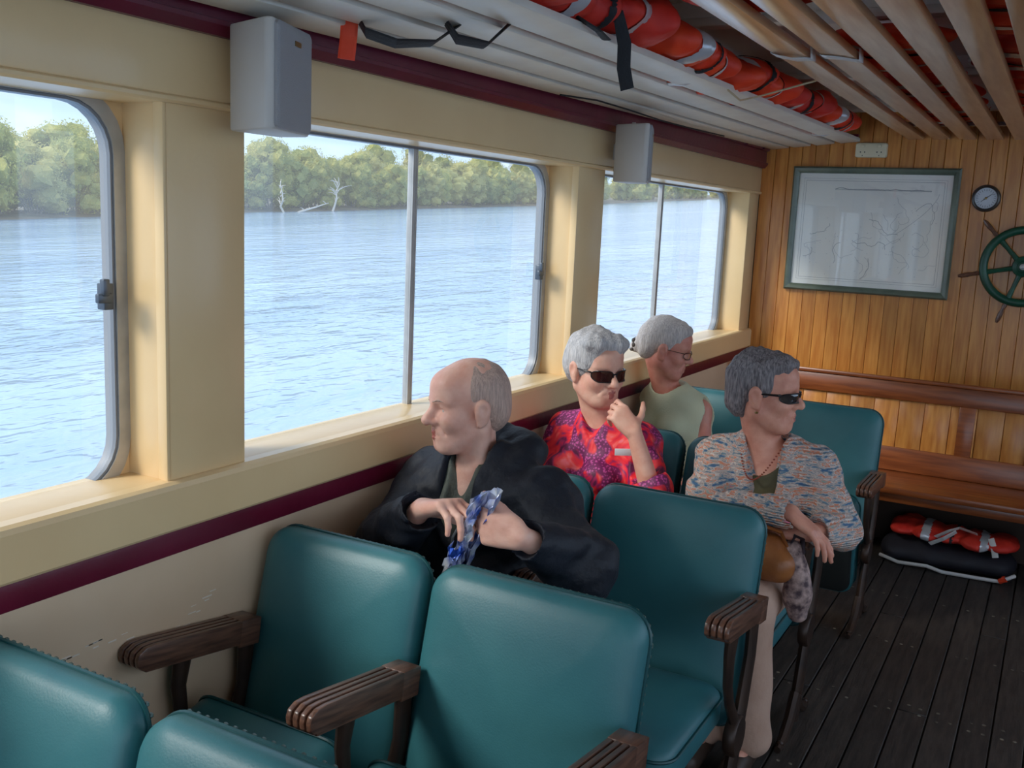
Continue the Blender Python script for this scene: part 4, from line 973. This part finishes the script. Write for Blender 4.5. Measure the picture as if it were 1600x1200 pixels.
# foil packet in his hands
foil = mat('blue_foil', srgb(50, 90, 186), .22, srgb(226, 232, 242), 24, metal=.55, detail=2.)
foil.node_tree.nodes['Principled BSDF'].inputs['Roughness'].default_value = .25
def crumple(nu, nv, seed, fn, amp):
    g = np.random.default_rng(seed); V = []; F = []
    for i in range(nu+1):
        for j in range(nv+1):
            p = A(*fn(i/nu, j/nv)); V.append(p+g.normal(size=3)*amp)
    for i in range(nu):
        for j in range(nv): F.append((i*(nv+1)+j, (i+1)*(nv+1)+j, (i+1)*(nv+1)+j+1, i*(nv+1)+j+1))
    return MB().add(V, F)
C0 = A(.500, 1.830, .895)
def pk(u, v):
    a = -.5+v*5.6; r = .015+.012*u+.004*math.sin(9*v); z = -.105+.20*u+.018*math.sin(7*v)*u
    return C0+A(r*1.25*math.cos(a)-.034+.070*u, r*.75*math.sin(a)-.004, z)
pkt = empty('foil_packet', tuple(C0)); tag(pkt, 'crumpled blue and white foil packet in the hands above the front seats', 'packet')
o = rel(crumple(14, 22, 5, pk, .0032).build('pouch', foil, pkt), pkt); so_ = o.modifiers.new('thick', 'SOLIDIFY'); so_.thickness = .0006
o = rel(crumple(9, 8, 6, lambda u, v: C0+A(-.050+.035*v+.012*u, -.028-.006*math.sin(6*v), -.115+.085*u+.01*math.sin(9*v)), .004).build('flap', foil, pkt), pkt); o.modifiers.new('thick', 'SOLIDIFY').thickness = .0006
o = rel(crumple(8, 5, 8, lambda u, v: C0+A(-.045+.03*u+.016*v*(1-u)+.03*(1-u)*0, -.018, -.165+.07*u), .003).build('torn_strip', foil, pkt), pkt); o.modifiers.new('thick', 'SOLIDIFY').thickness = .0006

# ------------------------------------------------------------------ woman in the red floral blouse
J = dict(pelvis=A(.27, 3.10, .50), belly=A(.265, 3.07, .62), chest=A(.262, 3.08, .77), neck=A(.262, 3.07, .920), head=A(.247, 3.035, 1.108), face=A(.85, -.52, 0),
         shR=A(.115, 3.12, .845), shL=A(.405, 3.07, .855), elR=A(.075, 2.98, .62), wrR=A(.22, 2.80, .60), elL=A(.535, 2.90, .725), wrL=A(.452, 2.905, .935),
         hipR=A(.19, 3.09, .50), hipL=A(.35, 3.09, .50), knR=A(.18, 2.72, .51), knL=A(.37, 2.72, .51), ankR=A(.18, 2.76, .09), ankL=A(.37, 2.76, .09))
HS = 1.04
red, M, P = person(J, 'seated person in a red and purple floral blouse and sunglasses, chin resting on the hand', skin('fair_skin', (234, 184, 160), (222, 160, 138)), HS, fem=.7, jowl=.8, pitch=-.10,
    hands=[dict(w_=J['wrL'], d=A(-.62, .02, .60), n=A(-.55, .72, -.45), side=-1, per=((.5, .9, .6), (.8, .9, .5), (.95, .9, .5), (1.0, .9, .5)), spread=.03, thumb=(.35, .9, .2), sc=.93),
           dict(w_=J['wrR'], d=A(.6, -.6, -.1), n=A(0, 0, -1), side=1, sc=.92)], arm=.98, w_=1.06, h=.0045)
grey_hair = hair_mat('silver_grey_hair', (212, 208, 206), (164, 162, 164))
hair(red, M, J['head'], HS, grey_hair, [((0, -.018, .045), (.088, .105, .092), .02), ((0, -.055, .0), (.082, .075, .075), .03), ((.045, .045, .095), (.045, .04, .032), .025), ((-.030, .052, .092), (.05, .036, .03), .025)],
     [((0, .115, -.045), (.068, .082, .115), .012), ((.094, .020, -.055), (.032, .048, .060), .008), ((-.094, .020, -.055), (.032, .048, .060), .008), ((0, -.02, -.15), (.12, .14, .085), .01)], .003, 8)
amber = mat('amber_lens', srgb(58, 26, 24), .08, coat=.5); blackp = mat('black_plastic', srgb(24, 24, 26), .3)
shades(red, P, amber, blackp, .020, .029)
# floral cloth: red blooms, magenta and plum speckled grounds, pink highlights
fm_ = bpy.data.materials.new('red_floral_cloth'); fm_.use_nodes = True; nt = fm_.node_tree; b = nt.nodes['Principled BSDF']; b.inputs['Roughness'].default_value = .6
tc = N(nt, 'ShaderNodeTexCoord')
nz = N(nt, 'ShaderNodeTexNoise', i_Scale=11., i_Detail=2., i_Distortion=1.6); L(nt, tc.outputs['Object'], nz.inputs['Vector'])
cr = N(nt, 'ShaderNodeValToRGB'); L(nt, nz.outputs['Fac'], cr.inputs[0]); cr.color_ramp.interpolation = 'EASE'
e = cr.color_ramp.elements; e[0].position = .36; e[0].color = (*srgb(96, 20, 66), 1); e[1].position = .70; e[1].color = (*srgb(250, 120, 130), 1)
for ps, c_ in ((.42, (170, 34, 92)), (.47, (228, 30, 56)), (.55, (244, 44, 58)), (.62, (250, 90, 84))): q = e.new(ps); q.color = (*srgb(*c_), 1)
vo = N(nt, 'ShaderNodeTexVoronoi', i_Scale=105.); L(nt, tc.outputs['Object'], vo.inputs['Vector'])
c2 = N(nt, 'ShaderNodeValToRGB'); L(nt, vo.outputs['Distance'], c2.inputs[0]); c2.color_ramp.elements[0].color = (*srgb(196, 78, 150), 1); c2.color_ramp.elements[0].position = .25; c2.color_ramp.elements[1].color = (*srgb(112, 24, 84), 1); c2.color_ramp.elements[1].position = .5
n2 = N(nt, 'ShaderNodeTexNoise', i_Scale=9., i_Detail=1.); mpp = N(nt, 'ShaderNodeMapping'); mpp.inputs['Location'].default_value = (5, 3, 1); L(nt, tc.outputs['Object'], mpp.inputs[0]); L(nt, mpp.outputs[0], n2.inputs['Vector'])
c3 = N(nt, 'ShaderNodeValToRGB'); L(nt, n2.outputs['Fac'], c3.inputs[0]); c3.color_ramp.elements[0].position = .54; c3.color_ramp.elements[1].position = .57
mx = N(nt, 'ShaderNodeMixRGB'); L(nt, c3.outputs[0], mx.inputs[0]); L(nt, cr.outputs[0], mx.inputs[1]); L(nt, c2.outputs[0], mx.inputs[2]); L(nt, mx.outputs[0], b.inputs['Base Color'])
lo, hi = bounds(J, .17); S = SDF(lo, (hi[0], hi[1], 1.05), .006)
add_torso(S, J, .016, w_=1.16, belly=1.2, bust=.8)
for s in 'RL': S.cap(J['sh'+s], J['el'+s], .062, .062, k=.04)
S.cap(J['elR'], J['elR']+(J['wrR']-J['elR'])*.5, .060, .058, k=.02); S.cap(J['elL'], J['elL']+(J['wrL']-J['elL'])*.22+A(.012, 0, -.01), .064, .070, k=.02); S.cap(J['elL'], J['elL']+A(.01, .0, -.07), .055, .042, k=.03)
S.chain([J['neck']+A(-.07, -.03, .0), J['neck']+A(-.075, .03, .022), J['neck']+A(0, .075, .035), J['neck']+A(.075, .03, .022), J['neck']+A(.07, -.03, .0)], [.014, .018, .02, .018, .014], k=.015)
S.noise(.006, 26, 5); S.noise(.003, 60, 6)
S.ell(J['neck']+A(0, -.012, .05), (.062, .070, .078), k=.008, op='sub'); S.chain([J['neck']+A(0, -.07, .03), J['neck']+A(.01, -.115, -.05)], [.044, .012], k=.01, op='sub')
for s, fr in (('L', .30), ('R', .55)):
    b_, c_ = J['el'+s], J['wr'+s]; S.cap(b_+(c_-b_)*fr, c_, .045, .048, k=.004, op='sub'); d = unit(c_-b_); S.half(b_+(c_-b_)*5, d)
    S.cap(b_+(c_-b_)*fr+d*.075, c_+d*.05, .085, .085, k=.003, op='sub')
rel(S.build('blouse', fm_, red), red)
tgm = mat('name_tag_white', srgb(226, 226, 230), .4)
ctr = A(.415, 2.925, .862); tx = unit(A(.86, .30, .06)); tz = unit(A(0.02, -.12, 1)); ty = np.cross(tz, tx)
Mt = Matrix(((tx[0], ty[0], tz[0], ctr[0]), (tx[1], ty[1], tz[1], ctr[1]), (tx[2], ty[2], tz[2], ctr[2]), (0, 0, 0, 1)))
o = rel(MB().box((-.033, -.0025, -.0115), (.033, .0025, .0115), Mt).build('name_tag', tgm, red, bevel=.001), red); o['label'] = 'white plastic name tag pinned to the blouse'
mb = MB()
for zz_, a_, b_ in ((.003, -.024, .020), (-.004, -.026, .024)):
    x = a_
    while x < b_: mb.box((x, -.0030, zz_-.0013), (x+.0042, -.0026, zz_+.0013), Mt); x += .0058
on_ = rel(mb.build('name_print', mat('tag_print', srgb(110, 116, 130), .5), o), red)
legs(red, J, mat('dark_plum_trousers', srgb(46, 34, 46), .6), shoe=MATS['brown_shoe'], seed=4)

# ------------------------------------------------------------------ woman in the pale green sleeveless top
J = dict(pelvis=A(.25, 4.02, .50), belly=A(.235, 3.98, .62), chest=A(.205, 3.99, .76), neck=A(.155, 4.00, .905), head=A(.150, 3.965, 1.080), face=A(.93, .30, 0),
         shR=A(.075, 4.06, .825), shL=A(.315, 3.98, .825), elR=A(.12, 3.88, .60), wrR=A(.24, 3.70, .56), elL=A(.385, 3.87, .60), wrL=A(.36, 3.68, .56),
         hipR=A(.18, 4.0, .50), hipL=A(.34, 4.0, .50), knR=A(.18, 3.64, .51), knL=A(.37, 3.64, .51), ankR=A(.18, 3.68, .09), ankL=A(.37, 3.68, .09))
HS = 1.03
grn, M, P = person(J, 'seated person in a pale green sleeveless top and glasses, silver hair tied back, head bowed', skin('flushed_skin', (218, 150, 130), (204, 128, 112)), HS, fem=.8, jowl=.5, pitch=-.22,
    hands=[dict(w_=J['wrL'], d=A(-.2, -1, -.1), n=A(0, 0, -1), side=-1, sc=.9), dict(w_=J['wrR'], d=A(.2, -1, -.1), n=A(0, 0, -1), side=1, sc=.9)], h=.005)
white2 = hair_mat('pale_silver_hair', (216, 208, 204), (178, 170, 168))
hair(grn, M, J['head'], HS, white2, [((0, -.018, .046), (.084, .104, .088), .02), ((0, -.070, .0), (.070, .055, .065), .03), ((0, .045, .092), (.055, .045, .03), .025), ((0, -.125, -.022), (.028, .022, .03), .015)],
     [((0, .112, -.04), (.075, .074, .115), .012), ((.092, .006, -.042), (.028, .036, .05), .006), ((-.092, .006, -.042), (.028, .036, .05), .006), ((0, -.02, -.16), (.12, .15, .085), .01)], .002, 12)
S = SDF(P(0, -.14, -.02)-.06, P(0, -.14, -.02)+.06, .004)
for i in range(7): S.ell(P(.022*math.cos(i*.9), -.128-.006*(i % 2), -.02+.022*math.sin(i*.9)), A(.011, .014, .011), k=.006)
rel(S.build('hair_tie', mat('dark_scrunchie', srgb(70, 62, 58), .7), grn), grn)
shades(grn, P, glass_mat('spectacle_lens', (.93, .95, .95), gl=.08), mat('spectacle_frame', srgb(90, 70, 62), .35, metal=.4), .016, .024, name='glasses', temple=.0018)
gt = mat('pale_green_cotton', srgb(204, 206, 176), .75, srgb(194, 198, 166), 8, bump=.25, bscale=160)
lo, hi = bounds(J, .15); S = SDF(lo, (hi[0], hi[1], 1.0), .006)
add_torso(S, J, .012, w_=1.1, belly=1.1, bust=.7); S.noise(.004, 30, 8, (1, 1, .5))
S.ell(J['neck']+A(.008, -.02, .04), (.070, .080, .085), k=.01, op='sub')
for s, sg in (('R', -1), ('L', 1)): S.cap(J['sh'+s]+A(sg*.035, 0, .02), J['el'+s]+A(sg*.03, 0, 0), .048, .05, k=.01, op='sub')
rel(S.build('top', gt, grn), grn)
legs(grn, J, mat('grey_trousers', srgb(70, 72, 78), .65), shoe=MATS['brown_shoe'], seed=6)

# ------------------------------------------------------------------ woman in the multicoloured cardigan
J = dict(pelvis=A(.80, 3.12, .50), belly=A(.825, 3.08, .63), chest=A(.84, 3.07, .78), neck=A(.835, 3.06, .920), head=A(.822, 3.04, 1.098), face=A(.93, .05, 0),
         shR=A(.685, 3.10, .855), shL=A(.985, 3.08, .865), elR=A(.712, 2.82, .745), wrR=A(.990, 2.790, .800), elL=A(1.095, 3.00, .715), wrL=A(1.040, 2.835, .735),
         hipR=A(.73, 3.10, .50), hipL=A(.89, 3.10, .50), knR=A(.76, 2.72, .52), knL=A(.91, 2.70, .52), ankR=A(.80, 2.74, .09), ankL=A(.93, 2.74, .09))
HS = 1.03
card, M, P = person(J, 'seated person in multicoloured knit cardigan and dark wraparound sunglasses, hands crossed on a tan bag', skin('tanned_skin', (222, 160, 136), (206, 138, 116)), HS, fem=.6, jowl=.6, pitch=-.03,
    hands=[dict(w_=J['wrR'], d=A(.84, .02, -.54), n=A(-.50, -.05, -.85), side=1, per=((.15, .3, .2), (.2, .35, .2), (.25, .4, .25), (.3, .4, .3)), spread=.03, thumb=(.8, .5, .2), sc=.96),
           dict(w_=J['wrL'], d=A(-.98, -.12, -.02), n=A(-.05, .25, -1.), side=-1, per=((.35, .6, .4), (.4, .65, .4), (.45, .7, .4), (.5, .7, .4)), spread=.04, thumb=(.7, .5, .4), sc=.96)], h=.0042)
salt = hair_mat('salt_and_pepper_hair', (150, 142, 142), (86, 80, 84))
hair(card, M, J['head'], HS, salt, [((0, -.020, .042), (.084, .103, .090), .02), ((0, -.068, -.02), (.070, .050, .070), .03), ((0, .045, .092), (.058, .046, .03), .025)],
     [((0, .112, -.03), (.078, .074, .115), .012), ((.092, .004, -.045), (.026, .030, .048), .006), ((-.092, .004, -.045), (.026, .030, .048), .006), ((0, -.02, -.17), (.12, .15, .085), .01)], .003, 15, stretch=(70, 70, 30))
shades(card, P, mat('dark_lens', srgb(30, 34, 40), .06, coat=.6), blackp, .016, .031, temple=.0045)
rel(MB().lathe([(.0045, -.003), (.006, 0), (.0045, .003)], P(.080, .0, -.052), (0, 0, 1), 10).build('earring', brass, card, smooth=True), card)
# knit: short dashes of grey, blue, orange, pink, cream
km = bpy.data.materials.new('space_dyed_knit'); km.use_nodes = True; nt = km.node_tree; b = nt.nodes['Principled BSDF']; b.inputs['Roughness'].default_value = .85
tc = N(nt, 'ShaderNodeTexCoord'); mp = N(nt, 'ShaderNodeMapping'); mp.inputs['Scale'].default_value = (24, 24, 84); mp.inputs['Rotation'].default_value = (0, .12, 0); L(nt, tc.outputs['Object'], mp.inputs[0])
nz = N(nt, 'ShaderNodeTexNoise', i_Scale=1., i_Detail=2., i_Roughness=.6); L(nt, mp.outputs[0], nz.inputs['Vector'])
cr = N(nt, 'ShaderNodeValToRGB'); L(nt, nz.outputs['Fac'], cr.inputs[0]); cr.color_ramp.interpolation = 'CONSTANT'
e = cr.color_ramp.elements; e[0].position = .28; e[0].color = (*srgb(70, 104, 140), 1); e[1].position = .72; e[1].color = (*srgb(212, 120, 140), 1)
for ps, c_ in ((.36, (116, 138, 150)), (.42, (190, 176, 166)), (.47, (160, 150, 150)), (.51, (206, 192, 182)), (.56, (204, 130, 100)), (.61, (196, 160, 146)), (.66, (150, 160, 150))): q = e.new(ps); q.color = (*srgb(*c_), 1)
L(nt, cr.outputs[0], b.inputs['Base Color'])
wv_ = N(nt, 'ShaderNodeTexWave', i_Scale=38., i_Distortion=1.5); wv_.bands_direction = 'Z'; L(nt, tc.outputs['Object'], wv_.inputs['Vector']); bp = N(nt, 'ShaderNodeBump', i_Strength=.5, i_Distance=.006); L(nt, wv_.outputs['Fac'], bp.inputs['Height']); L(nt, bp.outputs[0], b.inputs['Normal'])
lo, hi = bounds(J, .17); S = SDF(lo, (hi[0], hi[1], 1.05), .0055)
add_torso(S, J, .022, w_=1.06, belly=1.05, bust=.6)
for s in 'RL': S.cap(J['sh'+s], J['el'+s], .066, .062, k=.04); S.cap(J['el'+s], J['wr'+s], .062, .044, k=.02)
S.noise(.005, 26, 11, (1, 1, 1.3)); S.noise(.0025, 70, 12)
Nk = J['neck']
S.ell(Nk+A(.005, -.01, .05), (.066, .074, .085), k=.008, op='sub'); S.chain([Nk+A(.01, -.06, .03), Nk+A(.03, -.115, -.08), Nk+A(.035, -.145, -.19), Nk+A(.03, -.16, -.30)], [.056, .044, .026, .014], k=.01, op='sub')
for s in 'RL':
    d = unit(J['wr'+s]-J['el'+s]); S.cap(J['wr'+s]+d*(.012 if s == 'R' else -.012), J['wr'+s]+d*(.10 if s == 'R' else .03), .047, .05, k=.003, op='sub')
rel(S.build('cardigan', km, card), card)
ol = mat('olive_top', srgb(82, 76, 44), .7, srgb(64, 60, 36), 9)
S = SDF(Nk-A(.2, .24, .45), Nk+A(.2, .2, .1), .006); add_torso(S, J, .004, bust=.5); S.noise(.003, 40, 2); S.ell(Nk+A(.0, -.04, .03), (.085, .105, .115), k=.008, op='sub')
rel(S.build('top', ol, card), card)
nb = MB()
for t in np.linspace(0, 1, 34):
    a = math.pi*(1.02*t+.48); q = Nk+A(.076*math.cos(a)*-1, -.02-.05*0, 0)
    x = -.068+.136*t; y = -.055-.075*math.sin(math.pi*t); z = .02-.10*math.sin(math.pi*t)
    nb.lathe([(.001, -.0032), (.0034, 0), (.001, .0032)], Nk+A(x, y, z), (1, 0, 0), 6)
o = rel(nb.build('necklace', mat('coral_bead', srgb(150, 70, 52), .4), card, smooth=True), card); o['kind'] = 'stuff'
rg = MB()
legs(card, J, mat('beige_linen', srgb(196, 162, 142), .75, srgb(184, 148, 128), 9, bump=.3, bscale=40), ra=.098, rb=.078, rc=.074, shoe=MATS['brown_shoe'], seed=9)
# tan leather bag and patterned cloth bag on her lap
tan = mat('tan_leather', srgb(176, 112, 62), .4, srgb(140, 82, 42), 9, bump=.25, bscale=50)
bg_ = empty('handbag', (.93, 2.80, .58)); tag(bg_, 'tan leather handbag on the lap of the person in the cardigan', 'handbag')
S = SDF((.80, 2.66, .52), (1.06, 2.98, .86), .006)
S.cap((.875, 2.79, .645), (.975, 2.79, .640), .058, .058, k=.03); S.cap((.885, 2.79, .70), (.955, 2.79, .70), .035, .03, k=.03); S.noise(.004, 32, 3); rel(S.build('bag_body', tan, bg_), bg_)
rel(MB().tube([(.885, 2.775, .70), (.90, 2.765, .735), (.935, 2.765, .752), (.975, 2.77, .742), (.99, 2.785, .70)], .011, 8, flat=.5).build('handle', tan, bg_, smooth=True), bg_)
rel(MB().lathe([(.008, 0), (.008, .004), (.004, .006)], (.895, 2.732, .66), (0, -1, 0), 10).build('clasp', brass, bg_, smooth=True), bg_)
pcm = mat('patterned_cloth', srgb(186, 158, 150), .75, srgb(74, 56, 62), 46, (1, 1, 1), bump=.2, bscale=60)
sc_ = MB()
cl_ = empty('cloth_bag', (1.02, 2.83, .6)); tag(cl_, 'patterned pink and brown cloth bag hanging between lap and aisle armrest', 'bag')
S = SDF((.93, 2.70, .40), (1.12, 2.96, .82), .006); S.chain([(1.005, 2.80, .695), (1.02, 2.80, .63), (1.032, 2.80, .56), (1.035, 2.80, .50)], [.022, .030, .036, .030], k=.03); S.noise(.004, 45, 8)
rel(S.build('bag_body', pcm, cl_), cl_)
rel(MB().tube([(1.0, 2.79, .70), (1.012, 2.785, .735), (1.03, 2.80, .725), (1.035, 2.81, .68)], .012, 8, flat=.4).build('strap', mat('plum_strap', srgb(62, 50, 58), .7), cl_, smooth=True), cl_)
